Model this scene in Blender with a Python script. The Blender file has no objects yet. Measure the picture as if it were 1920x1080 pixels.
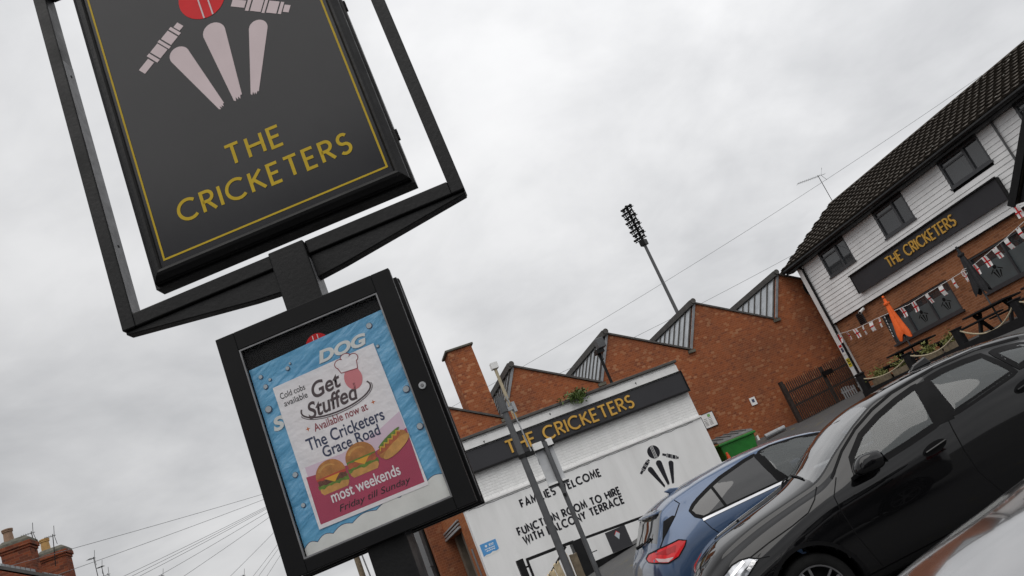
import bpy, math, random
import numpy as np
from mathutils import Vector, Matrix
from mathutils.bvhtree import BVHTree
random.seed(7)
R = math.radians
SC = bpy.context.scene
COL = SC.collection

# ------------------------------------------------------------------ camera
PITCH, ROLL = R(16.93), R(-23.05)
fwd = Vector((0, math.cos(PITCH), math.sin(PITCH)))
right0 = Vector((1, 0, 0)); up0 = right0.cross(fwd)
cr = math.cos(ROLL)*right0 + math.sin(ROLL)*up0
cu = -math.sin(ROLL)*right0 + math.cos(ROLL)*up0
cam_d = bpy.data.cameras.new('camera'); cam = bpy.data.objects.new('camera', cam_d); COL.objects.link(cam)
cam_d.sensor_width = 36; cam_d.lens = 30.0; cam_d.clip_start = .05; cam_d.clip_end = 6000
cam.matrix_world = Matrix(((cr.x, cu.x, -fwd.x, 0), (cr.y, cu.y, -fwd.y, 0), (cr.z, cu.z, -fwd.z, 1.5), (0, 0, 0, 1)))
SC.camera = cam

# ------------------------------------------------------------------ node helper
class NT:
    def __init__(s, nt): s.nt = nt
    def n(s, typ, **kw):
        o = s.nt.nodes.new(typ)
        for k, v in kw.items(): setattr(o, k, v)
        return o
    def set(s, sock, v):
        if isinstance(v, X): v = v.s
        if hasattr(v, 'is_output'): s.nt.links.new(v, sock)
        else: sock.default_value = v
    def math(s, op, a, b=0, c=0):
        o = s.n('ShaderNodeMath', operation=op)
        for i, v in enumerate((a, b, c)): s.set(o.inputs[i], v)
        return X(s, o.outputs[0])
    def mix(s, f, a, b, blend='MIX'):
        o = s.n('ShaderNodeMix', data_type='RGBA', blend_type=blend)
        s.set(o.inputs[0], f); s.set(o.inputs[6], a if not isinstance(a, tuple) else (*a, 1)[:4]); s.set(o.inputs[7], b if not isinstance(b, tuple) else (*b, 1)[:4])
        return o.outputs[2]
    def noise(s, vec, scale, detail=4, rough=.55, dist=0):
        o = s.n('ShaderNodeTexNoise'); o.inputs['Scale'].default_value = scale; o.inputs['Detail'].default_value = detail
        o.inputs['Roughness'].default_value = rough; o.inputs['Distortion'].default_value = dist
        if vec is not None: s.set(o.inputs['Vector'], vec)
        return X(s, o.outputs[0])
    def ramp(s, f, stops, const=False):
        o = s.n('ShaderNodeValToRGB'); e = o.color_ramp.elements
        if const: o.color_ramp.interpolation = 'CONSTANT'
        while len(e) < len(stops): e.new(.5)
        for el, (p, c) in zip(e, stops):
            el.position = p; el.color = (*c, 1) if isinstance(c, tuple) else (c, c, c, 1)
        s.set(o.inputs[0], f); return o.outputs[0]
    def coord(s, kind='Object'): return s.n('ShaderNodeTexCoord').outputs[kind]
    def sep(s, v):
        o = s.n('ShaderNodeSeparateXYZ'); s.set(o.inputs[0], v); return [X(s, q) for q in o.outputs]
    def comb(s, x, y, z=0):
        o = s.n('ShaderNodeCombineXYZ')
        for i, v in enumerate((x, y, z)): s.set(o.inputs[i], v)
        return o.outputs[0]
    def bump(s, h, strength=.3, dist=.01):
        o = s.n('ShaderNodeBump'); o.inputs['Strength'].default_value = strength; o.inputs['Distance'].default_value = dist
        s.set(o.inputs['Height'], h); return o.outputs[0]
class X:
    def __init__(s, t, sock): s.t, s.s = t, sock
    def __add__(s, o): return s.t.math('ADD', s, o)
    def __radd__(s, o): return s.t.math('ADD', s, o)
    def __sub__(s, o): return s.t.math('SUBTRACT', s, o)
    def __rsub__(s, o): return s.t.math('SUBTRACT', o, s)
    def __mul__(s, o): return s.t.math('MULTIPLY', s, o)
    def __rmul__(s, o): return s.t.math('MULTIPLY', s, o)
    def __truediv__(s, o): return s.t.math('DIVIDE', s, o)
    def __rtruediv__(s, o): return s.t.math('DIVIDE', o, s)
    def floor(s): return s.t.math('FLOOR', s)
    def fract(s): return s.t.math('FRACT', s)
    def min(s, o): return s.t.math('MINIMUM', s, o)
    def max(s, o): return s.t.math('MAXIMUM', s, o)
    def lt(s, o): return s.t.math('LESS_THAN', s, o)
    def mod(s, o): return s.t.math('FLOORED_MODULO', s, o)

# ------------------------------------------------------------------ sky and light
SUN_EL, SUN_AZ = R(58), R(200)      # azimuth clockwise from +Y
w = bpy.data.worlds.new('World'); SC.world = w; w.use_nodes = True
t = NT(w.node_tree); bg = w.node_tree.nodes['Background']
sky = t.n('ShaderNodeTexSky', sky_type='NISHITA', sun_disc=False, sun_elevation=SUN_EL, sun_rotation=SUN_AZ)
d = t.coord('Generated'); dx, dy, dz = t.sep(d)
el = dz.max(0.0)
# overcast sheet: clouds stretched on a flat ceiling
k = 1.0/(el+.28)
cv = t.comb(dx*k, dy*k, 0)
n1 = t.noise(cv, 1.1, 6, .52, .35); n2 = t.noise(cv, 3.1, 7, .56, .3)
cl = t.math('MULTIPLY_ADD', n1, .72, n2*.28)
tone = t.ramp(cl, [(.30, (3.9, 3.96, 4.1)), (.43, (5.35, 5.4, 5.52)), (.55, (6.8, 6.82, 6.9)), (.68, (7.75, 7.75, 7.8))])
side = t.math('MULTIPLY_ADD', dx, .30, 1.0)
grad = t.math('MULTIPLY_ADD', el, .62, .86)*side
gm = t.n('ShaderNodeVectorMath', operation='SCALE'); t.set(gm.inputs[0], tone); t.set(gm.inputs['Scale'], grad)
mixed = t.mix(.985, sky.outputs[0], gm.outputs[0])
t.nt.links.new(mixed, bg.inputs[0]); bg.inputs[1].default_value = .115
sd = bpy.data.lights.new('sun', 'SUN'); sd.energy = 1.35; sd.angle = R(60); sd.color = (1, .97, .93)
so = bpy.data.objects.new('sun', sd); COL.objects.link(so)
sv = Vector((math.sin(SUN_AZ)*math.cos(SUN_EL), math.cos(SUN_AZ)*math.cos(SUN_EL), math.sin(SUN_EL)))
so.rotation_euler = sv.to_track_quat('Z', 'Y').to_euler(); so.location = sv*60
SC.view_settings.view_transform = 'Standard'; SC.view_settings.look = 'None'
SC.view_settings.exposure = 0; SC.view_settings.gamma = 1

# ------------------------------------------------------------------ materials
def newmat(name):
    m = bpy.data.materials.new(name); m.use_nodes = True
    return m, NT(m.node_tree), m.node_tree.nodes['Principled BSDF']
def plain(name, col, rough=.5, metal=0, coat=0, spec=.5, var=.12, scale=6, bump=0, bscale=60, coatr=.03):
    m, t, b = newmat(name)
    co = t.coord(); n = t.noise(co, scale, 5)
    lo = tuple(max(0, c*(1-var)) for c in col); hi = tuple(min(1, c*(1+var)) for c in col)
    t.set(b.inputs['Base Color'], t.ramp(n, [(.3, lo), (.7, hi)]))
    t.set(b.inputs['Roughness'], t.math('MULTIPLY_ADD', t.noise(co, scale*2.3, 4), rough*.5, rough*.75))
    b.inputs['Metallic'].default_value = metal; b.inputs['Coat Weight'].default_value = coat; b.inputs['Coat Roughness'].default_value = coatr
    b.inputs['Specular IOR Level'].default_value = spec
    if bump: t.set(b.inputs['Normal'], t.bump(t.noise(co, bscale, 5), bump, .01))
    return m
def brick(name, cols, mortar, bw=.225, bh=.075, jt=.0045, stain=.35, bump=.5, grime=(.05, .035, .03), big=.5, gain=1.0):
    m, t, b = newmat(name)
    x, y, z = t.sep(t.coord()); u = x+y
    row = (z/bh).floor(); fv = (z/bh).fract()
    uu = u/bw + row.mod(2)*.5
    fu = uu.fract(); colid = uu.floor()
    wn = t.n('ShaderNodeTexWhiteNoise', noise_dimensions='2D'); t.set(wn.inputs['Vector'], t.comb(colid, row))
    stops = [(i/len(cols), c) for i, c in enumerate(cols)]
    base = t.ramp(X(t, wn.outputs[0]), stops, True)
    co = t.coord()
    nb = t.noise(co, big, 5, .6)
    base = t.mix(t.math('MULTIPLY', t.ramp(nb, [(.42, 0), (.72, 1)]), stain), base, grime)
    base = t.mix(t.ramp(t.noise(co, 22, 4), [(.3, 0), (.8, .30)]), base, tuple(c*.6 for c in grime))
    base = t.mix(t.ramp(t.noise(co, 2.2, 6, .7), [(.35, .0), (.75, .35)]), base, tuple(c*1.25 for c in cols[0]))
    base = t.mix(1.0, base, (gain,)*3, 'MULTIPLY')
    e = (fu*bw).min((1-fu)*bw).min((fv*bh).min((1-fv)*bh))
    mk = e.lt(jt)*.7
    t.set(b.inputs['Base Color'], t.mix(mk, base, mortar))
    b.inputs['Roughness'].default_value = .95; b.inputs['Specular IOR Level'].default_value = .08
    h = t.math('MINIMUM', e, jt*1.8)*60 + t.noise(co, 60, 3)*.25
    t.set(b.inputs['Normal'], t.bump(h, bump, .01))
    return m
M = {}
M['brick_old'] = brick('old_red_brick', [(.245,.078,.033), (.28,.089,.036), (.26,.081,.033), (.30,.096,.039), (.25,.077,.032), (.225,.069,.031), (.27,.085,.034), (.285,.096,.041), (.235,.076,.032), (.37,.175,.09), (.265,.083,.034), (.18,.060,.032), (.285,.089,.036), (.245,.088,.042), (.225,.070,.031), (.27,.092,.041), (.33,.145,.07), (.25,.079,.033), (.26,.086,.038), (.205,.068,.034)], (.33,.15,.085), bw=.13, stain=.5, gain=1.16)
M['brick_pub'] = brick('pub_brown_brick', [(.285,.115,.055), (.33,.135,.063), (.25,.100,.050), (.36,.15,.075), (.29,.113,.052), (.215,.088,.046), (.31,.13,.062)], (.36,.21,.135), stain=.3, jt=.006)
M['brick_side'] = brick('side_orange_brick', [(.36,.125,.048), (.33,.11,.042), (.39,.14,.055), (.345,.115,.042), (.30,.095,.04)], (.33,.19,.11), stain=.35)
M['brick_house'] = brick('terrace_brick', [(.22,.062,.03), (.16,.045,.025), (.27,.08,.04), (.19,.05,.03), (.11,.04,.028)], (.20,.12,.08), stain=.5, big=1.2)
def white_brick():
    m, t, b = newmat('white_painted_brick')
    x, y, z = t.sep(t.coord()); u = x+y
    bw, bh = .225, .075
    row = (z/bh).floor(); fv = (z/bh).fract(); uu = u/bw + row.mod(2)*.5; fu = uu.fract()
    e = (fu*bw).min((1-fu)*bw).min((fv*bh).min((1-fv)*bh))
    co = t.coord()
    drip = t.noise(t.comb(x*2.2, y*2.2, z*.35), 2.2, 5, .6)
    col = t.mix(t.ramp(drip, [(.45, 0), (.8, .45)]), (.80,.80,.79), (.60,.60,.59))
    wn = t.n('ShaderNodeTexWhiteNoise', noise_dimensions='2D'); t.set(wn.inputs['Vector'], t.comb(uu.floor(), row))
    col = t.mix(X(t, wn.outputs[0])*.10, col, (.5,.5,.5))
    col = t.mix(e.lt(.006)*.12, col, (.42,.42,.41))
    col = t.mix(t.ramp(t.noise(co, 30, 4), [(.70, 0), (.78, .35)]), col, (.35,.34,.33))
    t.set(b.inputs['Base Color'], col); b.inputs['Roughness'].default_value = .7
    t.set(b.inputs['Normal'], t.bump(e.min(.012)*70 + t.noise(co, 22, 4)*1.6, .55, .014))
    return m
M['white_brick'] = white_brick()
def render_white():
    m, t, b = newmat('white_render')
    co = t.coord(); x, y, z = t.sep(co)
    drip = t.noise(t.comb(x*1.6, y*1.6, z*.3), 1.5, 6, .6)
    col = t.mix(t.ramp(drip, [(.42, 0), (.85, .62)]), (.75,.75,.745), (.55,.55,.54))
    col = t.mix(t.ramp(t.noise(co, 9, 6, .7), [(.62, 0), (.8, .18)]), col, (.4,.39,.37))
    t.set(b.inputs['Base Color'], col); b.inputs['Roughness'].default_value = .75
    t.set(b.inputs['Normal'], t.bump(t.noise(co, 40, 5), .25, .006)); return m
M['render'] = render_white()
M['board'] = plain('white_weatherboard', (.77,.77,.77), .5, var=.10, scale=1.5)
M['black'] = plain('black_gloss_paint', (.006,.006,.0065), .38, spec=.22, var=.25, scale=5, bump=.10, bscale=60)
def chipped_black():
    m, t, b = newmat('chipped_black_paint'); co = t.coord()
    col = t.ramp(t.noise(co, 5, 5), [(.3, (.0048,.0048,.005)), (.7, (.0085,.0085,.009))])
    col = t.mix(t.ramp(t.noise(co, 38, 5, .65), [(.69, 0), (.73, .7)]), col, (.05,.047,.043))
    col = t.mix(t.ramp(t.noise(co, 9, 6, .7), [(.68, 0), (.80, .5)]), col, (.035,.026,.02))
    t.set(b.inputs['Base Color'], col); b.inputs['Specular IOR Level'].default_value = .22
    t.set(b.inputs['Roughness'], t.ramp(t.noise(co, 7, 5), [(.3, .30), (.7, .52)]))
    t.set(b.inputs['Normal'], t.bump(t.noise(co, 55, 5), .12, .01)); return m
M['black'] = chipped_black()
M['black_matt'] = plain('black_matt', (.006,.006,.0065), .7, spec=.2, var=.3)
M['char'] = plain('charcoal_board', (.032,.032,.036), .5, spec=.3, var=.10, scale=1.2)
M['panel'] = plain('sign_face_charcoal', (.0145,.0145,.017), .16, var=.12, scale=2.5, spec=.22)
M['case'] = plain('case_black_metal', (.0045,.0045,.005), .5, var=.12, scale=9, spec=.15)
M['gold'] = plain('gold_vinyl', (.44,.305,.018), .5, spec=.15, var=.08)
M['gold_letter'] = plain('gold_letter', (.55,.32,.065), .5, spec=.2, var=.12)
M['mauve'] = plain('pale_mauve_vinyl', (.56,.465,.475), .5, spec=.2, var=.05)
M['redv'] = plain('red_vinyl', (.58,.022,.026), .5, spec=.12, var=.08)
M['white'] = plain('white_paint', (.78,.78,.77), .5, var=.06)
M['offwhite'] = plain('white_band', (.73,.73,.72), .6, var=.09, scale=3, bump=.2)
M['ink'] = plain('black_lettering', (.017,.017,.022), .7, spec=.2, var=.2)
M['grey_metal'] = plain('grey_galvanised', (.30,.31,.32), .45, .3, var=.15, scale=12)
M['inner_grey'] = plain('bead_and_lit_grey', (.155,.155,.16), .5, .2, var=.3, scale=14)  # grey of beads and keyhole; on the sign strips it paints light as colour
M['lamp_grey'] = plain('grey_column_paint', (.072,.074,.078), .5, var=.16, scale=8)
M['zinc'] = plain('zinc_sheet', (.36,.38,.40), .5, .2, var=.2, scale=3)
M['slate'] = plain('dark_roof_felt', (.07,.066,.062), .8, var=.3, scale=5, bump=.4, bscale=20)
M['tile'] = plain('brown_concrete_tile', (.060,.051,.042), .9, spec=.2, var=.5, scale=7, bump=.3, bscale=40)
M['lead'] = plain('lead_flashing', (.20,.21,.22), .6, var=.2)
M['moss_stone'] = plain('mossy_coping', (.10,.095,.075), .9, var=.4, scale=7, bump=.4)
M['clay'] = plain('buff_clay_pot', (.42,.25,.09), .8, var=.2)
M['clay_old'] = plain('brown_clay_pot', (.24,.15,.10), .85, var=.3)
M['win_dark'] = plain('window_frame_dark', (.045,.047,.052), .35, var=.1)
M['timber'] = plain('pale_sawn_timber', (.55,.45,.29), .8, var=.25, scale=12, bump=.3)
M['timber_dark'] = plain('weathered_timber', (.19,.15,.10), .85, var=.3, scale=12, bump=.3)
M['deck'] = plain('black_stained_timber', (.011,.011,.012), .75, spec=.2, var=.3, scale=8)
M['rope'] = plain('manila_rope', (.34,.29,.20), .9, var=.3, scale=40)
M['rust'] = plain('rust_brown_steel', (.026,.017,.013), .8, var=.4, scale=10)
M['orange'] = plain('orange_canvas', (.75,.115,.012), .7, var=.15, scale=5)
M['blackcloth'] = plain('black_canvas', (.012,.012,.014), .8, var=.3)
M['binlid'] = plain('grey_bin_lid', (.11,.115,.115), .5, var=.2)
M['bingreen'] = plain('green_bin_plastic', (.022,.20,.03), .45, var=.15)
M['cone'] = plain('cone_orange', (.70,.09,.02), .5, var=.1)
M['leaf'] = plain('green_leaf', (.085,.13,.03), .6, var=.4, scale=30)
M['leaf2'] = plain('yellow_green_leaf', (.15,.16,.04), .6, var=.4, scale=30)
M['twig'] = plain('brown_twig', (.10,.07,.05), .9)
M['rubber'] = plain('tyre_rubber', (.008,.008,.008), .85, spec=.2, var=.2)
M['alloy'] = plain('alloy_rim', (.33,.33,.34), .3, .9, var=.1)
M['trim'] = plain('black_trim', (.006,.006,.0065), .5, spec=.08, var=.2)
M['chrome'] = plain('bright_trim', (.75,.75,.76), .18, 1, var=.05)
M['seat'] = plain('dark_upholstery', (.03,.03,.033), .8, var=.2)
M['lamp_glass'] = plain('headlamp_lens', (.30,.31,.33), .08, .6, var=.5, scale=14, coat=1)
M['lamp_red'] = plain('red_tail_lens', (.50,.006,.010), .3, spec=.1, var=.25, scale=14, coat=.35)
M['lamp_red2'] = plain('deep_red_lens', (.27,.004,.007), .3, spec=.1, var=.3, coat=.3)
M['lamp_pale'] = plain('clear_reverse_lens', (.40,.28,.28), .3, coat=.3)
M['paint_black'] = plain('black_car_paint', (.004,.004,.0045), .5, .0, 1, var=.06, scale=2, coatr=.03, spec=.0)
M['paint_blue'] = plain('blue_car_paint', (.031,.066,.138), .34, .35, .9, var=.05, scale=2, coatr=.03)
M['paint_silver'] = plain('silver_car_paint', (.32,.32,.325), .10, .95, .6, var=.04, scale=2, coatr=.02)
def banner_mat():
    m, t, b = newmat('creased_blue_banner')
    x, y, z = t.sep(t.coord()); wob = t.noise(t.comb(x*5, 0, z*7), 1.0, 3)
    cr = t.noise(t.comb(x*3+z*3, wob*2.0, z*15-x*8), 1.0, 3, .5)
    t.set(b.inputs['Base Color'], t.ramp(t.noise(t.comb(x*3, 0, z*4), 1.2, 4), [(.3, (.095,.33,.56)), (.7, (.15,.43,.66))]))
    b.inputs['Roughness'].default_value = .32
    t.set(b.inputs['Normal'], t.bump(cr, .42, .05)); return m
M['banner_blue'] = banner_mat()
def paper_mat():
    m, t, b = newmat('poster_paper')
    x, y, z = t.sep(t.coord())
    cr = t.noise(t.comb(x*8+z*5, 0, z*11-x*4), 1.0, 3, .5)
    b.inputs['Base Color'].default_value = (.82, .785, .80, 1); b.inputs['Roughness'].default_value = .38
    t.set(b.inputs['Normal'], t.bump(cr, .4, .03)); return m
M['poster_white'] = paper_mat()
def asphalt():
    m, t, b = newmat('asphalt')
    co = t.coord(); n = t.noise(co, .6, 6, .6); f = t.noise(co, 90, 3)
    col = t.ramp(n, [(.3, (.040,.040,.042)), (.7, (.070,.069,.068))])
    col = t.mix(t.ramp(f, [(.5, 0), (.75, .5)]), col, (.12,.12,.12))
    col = t.mix(t.ramp(t.noise(co, 3.2, 6, .7), [(.60, 0), (.68, .7)]), col, (.14,.115,.03))
    t.set(b.inputs['Base Color'], col); b.inputs['Roughness'].default_value = .85
    t.set(b.inputs['Normal'], t.bump(f, .5, .01)); return m
M['asphalt'] = asphalt()
def lichen():
    m, t, b = newmat('lichen_kerb'); co = t.coord()
    t.set(b.inputs['Base Color'], t.ramp(t.noise(co, 5, 6, .7), [(.38, (.07,.068,.062)), (.5, (.10,.08,.03)), (.66, (.24,.15,.03))]))
    b.inputs['Roughness'].default_value = .9; t.set(b.inputs['Normal'], t.bump(t.noise(co, 40, 4), .6, .02)); return m
M['lichen'] = lichen()
def glass(name, tint=(.55,.6,.6), base=(.02,.024,.025), trans=.55, rough=.02, ior=1.5):
    m, t, b = newmat(name); nt = m.node_tree
    b.inputs['Base Color'].default_value = (*base, 1); b.inputs['Roughness'].default_value = rough; b.inputs['IOR'].default_value = ior
    tr = t.n('ShaderNodeBsdfTransparent'); tr.inputs[0].default_value = (*tint, 1)
    gl = t.n('ShaderNodeBsdfGlossy'); gl.inputs['Roughness'].default_value = rough
    fr = t.n('ShaderNodeFresnel'); fr.inputs[0].default_value = ior
    m1 = t.n('ShaderNodeMixShader'); m1.inputs[0].default_value = trans
    nt.links.new(b.outputs[0], m1.inputs[1]); nt.links.new(tr.outputs[0], m1.inputs[2])
    m2 = t.n('ShaderNodeMixShader'); nt.links.new(fr.outputs[0], m2.inputs[0]); nt.links.new(m1.outputs[0], m2.inputs[1]); nt.links.new(gl.outputs[0], m2.inputs[2])
    nt.links.new(m2.outputs[0], nt.nodes['Material Output'].inputs[0]); return m
M['glass_car'] = glass('car_glass', (1,1,1), (.05,.058,.058), .36, ior=1.5)
M['glass_privacy'] = glass('privacy_glass', (.05,.05,.055), (.012,.012,.013), .12, ior=1.5)
M['glass_screen'] = glass('windscreen_glass', (.75,.8,.8), (.06,.063,.065), .5, ior=2.4)
M['glass_win'] = glass('window_glass', (.45,.47,.48), (.062,.066,.072), .35, rough=.03, ior=1.6)
M['glass_case'] = glass('display_glass', (.985,.99,.99), (.5,.5,.5), 1.0, rough=.03, ior=1.16)
M['frost'] = plain('frosted_film', (.085,.10,.105), .35, var=.1, scale=2)
M['interior'] = plain('dark_room', (.03,.03,.032), .9)
def colmat(name, c, rough=.6, **k): 
    if name not in M: M[name] = plain(name, c, rough, var=k.get('var', .08), scale=k.get('scale', 8), bump=k.get('bump', 0), bscale=k.get('bscale', 20))
    return M[name]

# ------------------------------------------------------------------ mesh helpers
class MB:
    def __init__(s): s.v, s.f, s.mi, s.cur = [], [], [], 0
    def add(s, vs, fs):
        o = len(s.v); s.v += [tuple(p) for p in vs]; s.f += [[i+o for i in f] for f in fs]; s.mi += [s.cur]*len(fs); return s
    def box(s, x0, x1, y0, y1, z0, z1):
        return s.add([(x0,y0,z0),(x1,y0,z0),(x1,y1,z0),(x0,y1,z0),(x0,y0,z1),(x1,y0,z1),(x1,y1,z1),(x0,y1,z1)],
                     [(0,3,2,1),(4,5,6,7),(0,1,5,4),(1,2,6,5),(2,3,7,6),(3,0,4,7)])
    def prism(s, poly, y0, y1, axes='xz'):      # polygon in two axes, extruded along the third
        n = len(poly)
        def P(a, b, c): return {'xz': (a, c, b), 'yz': (c, a, b), 'xy': (a, b, c)}[axes]
        vs = [P(a, b, y0) for a, b in poly] + [P(a, b, y1) for a, b in poly]
        fs = [list(range(n)), list(range(2*n-1, n-1, -1))] + [(i, i+n, (i+1) % n+n, (i+1) % n) for i in range(n)]
        return s.add(vs, fs)
    def flat(s, poly, y):
        return s.add([(a, y, b) for a, b in poly], [list(range(len(poly)))])
    def tube(s, path, r, n=8, r1=None, cap=True):
        path = [Vector(p) for p in path]; L = len(path); rings = []
        for i, p in enumerate(path):
            a = path[max(0, i-1)]; b = path[min(L-1, i+1)]; tg = (b-a).normalized()
            ref = Vector((0, 0, 1)) if abs(tg.z) < .9 else Vector((1, 0, 0))
            u = tg.cross(ref).normalized(); v = u.cross(tg)
            rr = r if r1 is None else r+(r1-r)*i/(L-1)
            rings.append([p+rr*(math.cos(q*2*math.pi/n)*u+math.sin(q*2*math.pi/n)*v) for q in range(n)])
        vs = [p for g in rings for p in g]; fs = []
        for i in range(L-1):
            for q in range(n): fs.append((i*n+q, i*n+(q+1) % n, (i+1)*n+(q+1) % n, (i+1)*n+q))
        if cap: fs += [list(range(n-1, -1, -1)), [(L-1)*n+q for q in range(n)]]
        return s.add(vs, fs)
    def lathe(s, prof, c=(0, 0, 0), n=20, axis='z', cap=True):
        vs, fs = [], []
        for r, h in prof:
            for q in range(n):
                a = q*2*math.pi/n; x, y = r*math.cos(a), r*math.sin(a)
                p = {'z': (x, y, h), 'y': (x, h, y), 'x': (h, x, y)}[axis]
                vs.append((p[0]+c[0], p[1]+c[1], p[2]+c[2]))
        for i in range(len(prof)-1):
            for q in range(n): fs.append((i*n+q, i*n+(q+1) % n, (i+1)*n+(q+1) % n, (i+1)*n+q))
        if cap: fs += [list(range(n)), [(len(prof)-1)*n+q for q in range(n)]]
        return s.add(vs, fs)
    def beam(s, a, b, w, h):                     # square bar between two points
        a, b = Vector(a), Vector(b); tg = (b-a).normalized()
        ref = Vector((0, 0, 1)) if abs(tg.z) < .95 else Vector((0, 1, 0))
        u = tg.cross(ref).normalized()*w/2; v = u.cross(tg).normalized()*h/2
        vs = [a-u-v, a+u-v, a+u+v, a-u+v, b-u-v, b+u-v, b+u+v, b-u+v]
        return s.add(vs, [(0,3,2,1),(4,5,6,7),(0,1,5,4),(1,2,6,5),(2,3,7,6),(3,0,4,7)])
    def build(s, name, mats, parent=None, loc=None, rot=0, smooth=False, bevel=0, seg=2, fix=True):
        me = bpy.data.meshes.new(name); me.from_pydata(s.v, [], s.f)
        if not isinstance(mats, (list, tuple)): mats = [mats]
        for m in mats: me.materials.append(M[m] if isinstance(m, str) else m)
        if len(mats) > 1: me.polygons.foreach_set('material_index', s.mi)
        if fix:
            import bmesh
            bm = bmesh.new(); bm.from_mesh(me); bmesh.ops.recalc_face_normals(bm, faces=bm.faces); bm.to_mesh(me); bm.free()
        if smooth: me.polygons.foreach_set('use_smooth', [True]*len(me.polygons))
        o = bpy.data.objects.new(name, me); COL.objects.link(o)
        if parent is not None: o.parent = parent
        if loc is not None: o.location = loc; o.rotation_euler = (0, 0, R(rot))
        if bevel:
            bv = o.modifiers.new('bevel', 'BEVEL'); bv.width = bevel; bv.segments = seg; bv.limit_method = 'ANGLE'; bv.angle_limit = R(40)
        return o
def tag(o, label, cat, group=None):
    o['label'] = label; o['category'] = cat
    if group: o['group'] = group
    return o
def thing(name, label, cat, loc=(0, 0, 0), rot=0, group=None, tilt=0):
    o = bpy.data.objects.new(name, None); COL.objects.link(o); o.empty_display_size = .2
    o.location = loc; o.rotation_euler = (0, R(-tilt), R(rot)); return tag(o, label, cat, group)
def struct(o, kind='structure'): o['kind'] = kind; return o
def loc_of(frame, x, y, z=0):
    O, yaw = frame; c, s = math.cos(R(yaw)), math.sin(R(yaw))
    return (O[0]+c*x-s*y, O[1]+s*x+c*y, O[2]+z)
def wall(mb, x0, x1, z0, z1, y0, y1, holes):
    xs = sorted({x0, x1, *[h[0] for h in holes], *[h[1] for h in holes]}); zs = sorted({z0, z1, *[h[2] for h in holes], *[h[3] for h in holes]})
    def hole(a, b): return any(h[0] <= a <= h[1] and h[2] <= b <= h[3] for h in holes)
    for i in range(len(xs)-1):
        for j in range(len(zs)-1):
            a, b, c, d = xs[i], xs[i+1], zs[j], zs[j+1]
            if hole((a+b)/2, (c+d)/2): continue
            mb.add([(a,y0,c),(b,y0,c),(b,y0,d),(a,y0,d)], [(0,1,2,3)]); mb.add([(a,y1,c),(b,y1,c),(b,y1,d),(a,y1,d)], [(3,2,1,0)])
    for a, b, c, d in holes+[(x0, x1, z0, z1)]:
        for p, q in (((a,c),(b,c)), ((b,c),(b,d)), ((b,d),(a,d)), ((a,d),(a,c))):
            mb.add([(p[0],y0,p[1]),(q[0],y0,q[1]),(q[0],y1,q[1]),(p[0],y1,p[1])], [(0,1,2,3)])
    return mb
def rframe(mb, x0, x1, z0, z1, t, y0, y1):       # rectangular frame ring
    mb.box(x0, x0+t, y0, y1, z0, z1); mb.box(x1-t, x1, y0, y1, z0, z1)
    mb.box(x0+t, x1-t, y0, y1, z0, z0+t); mb.box(x0+t, x1-t, y0, y1, z1-t, z1); return mb

# ------------------------------------------------------------------ lettering
def arc(cx, cy, rx, ry, a0, a1, n=14):
    return [(cx+rx*math.cos(R(a0+(a1-a0)*i/n)), cy+ry*math.sin(R(a0+(a1-a0)*i/n))) for i in range(n+1)]
GL = {'A': (.72, [[(0,0),(.36,1),(.72,0)], [(.13,.32),(.59,.32)]]),
 'B': (.52, [[(.27,1),(0,1),(0,0),(.29,0)], arc(.27,.76,.22,.24,90,-90)+[(0,.52)], [(.27,.52)]+arc(.29,.26,.23,.26,88,-90)]),
 'C': (.86, [arc(.5,.5,.5,.5,47,313,22)]),
 'E': (.48, [[(.48,1),(0,1),(0,0),(.48,0)], [(0,.52),(.42,.52)]]),
 'F': (.46, [[(.46,1),(0,1),(0,0)], [(0,.5),(.4,.5)]]),
 'H': (.68, [[(0,0),(0,1)], [(.68,0),(.68,1)], [(0,.52),(.68,.52)]]),
 'I': (.0, [[(0,0),(0,1)]]),
 'K': (.60, [[(0,0),(0,1)], [(.57,1),(.02,.47)], [(.16,.58),(.62,0)]]),
 'L': (.43, [[(0,1),(0,0),(.43,0)]]),
 'M': (.86, [[(0,0),(.1,1),(.43,.25),(.76,1),(.86,0)]]),
 'N': (.70, [[(0,0),(0,1),(.7,0),(.7,1)]]),
 'O': (1.0, [arc(.5,.5,.5,.5,90,450,28)]),
 'R': (.54, [[(0,0),(0,1),(.26,1)]+arc(.26,.75,.25,.25,85,-90)+[(0,.5)], [(.22,.5),(.56,0)]]),
 'S': (.50, [arc(.26,.745,.235,.255,38,250,14)+arc(.245,.255,.255,.255,70,-142,14)]),
 'T': (.62, [[(0,1),(.62,1)], [(.31,1),(.31,0)]]),
 'U': (.64, [[(0,1),(0,.32)]+arc(.32,.32,.32,.32,180,360,14)+[(.64,1)]]),
 'W': (1.06, [[(0,1),(.28,0),(.53,.92),(.78,0),(1.06,1)]]),
 'Y': (.66, [[(0,1),(.33,.46),(.66,1)], [(.33,.46),(.33,0)]]), ' ': (.28, [])}
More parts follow.
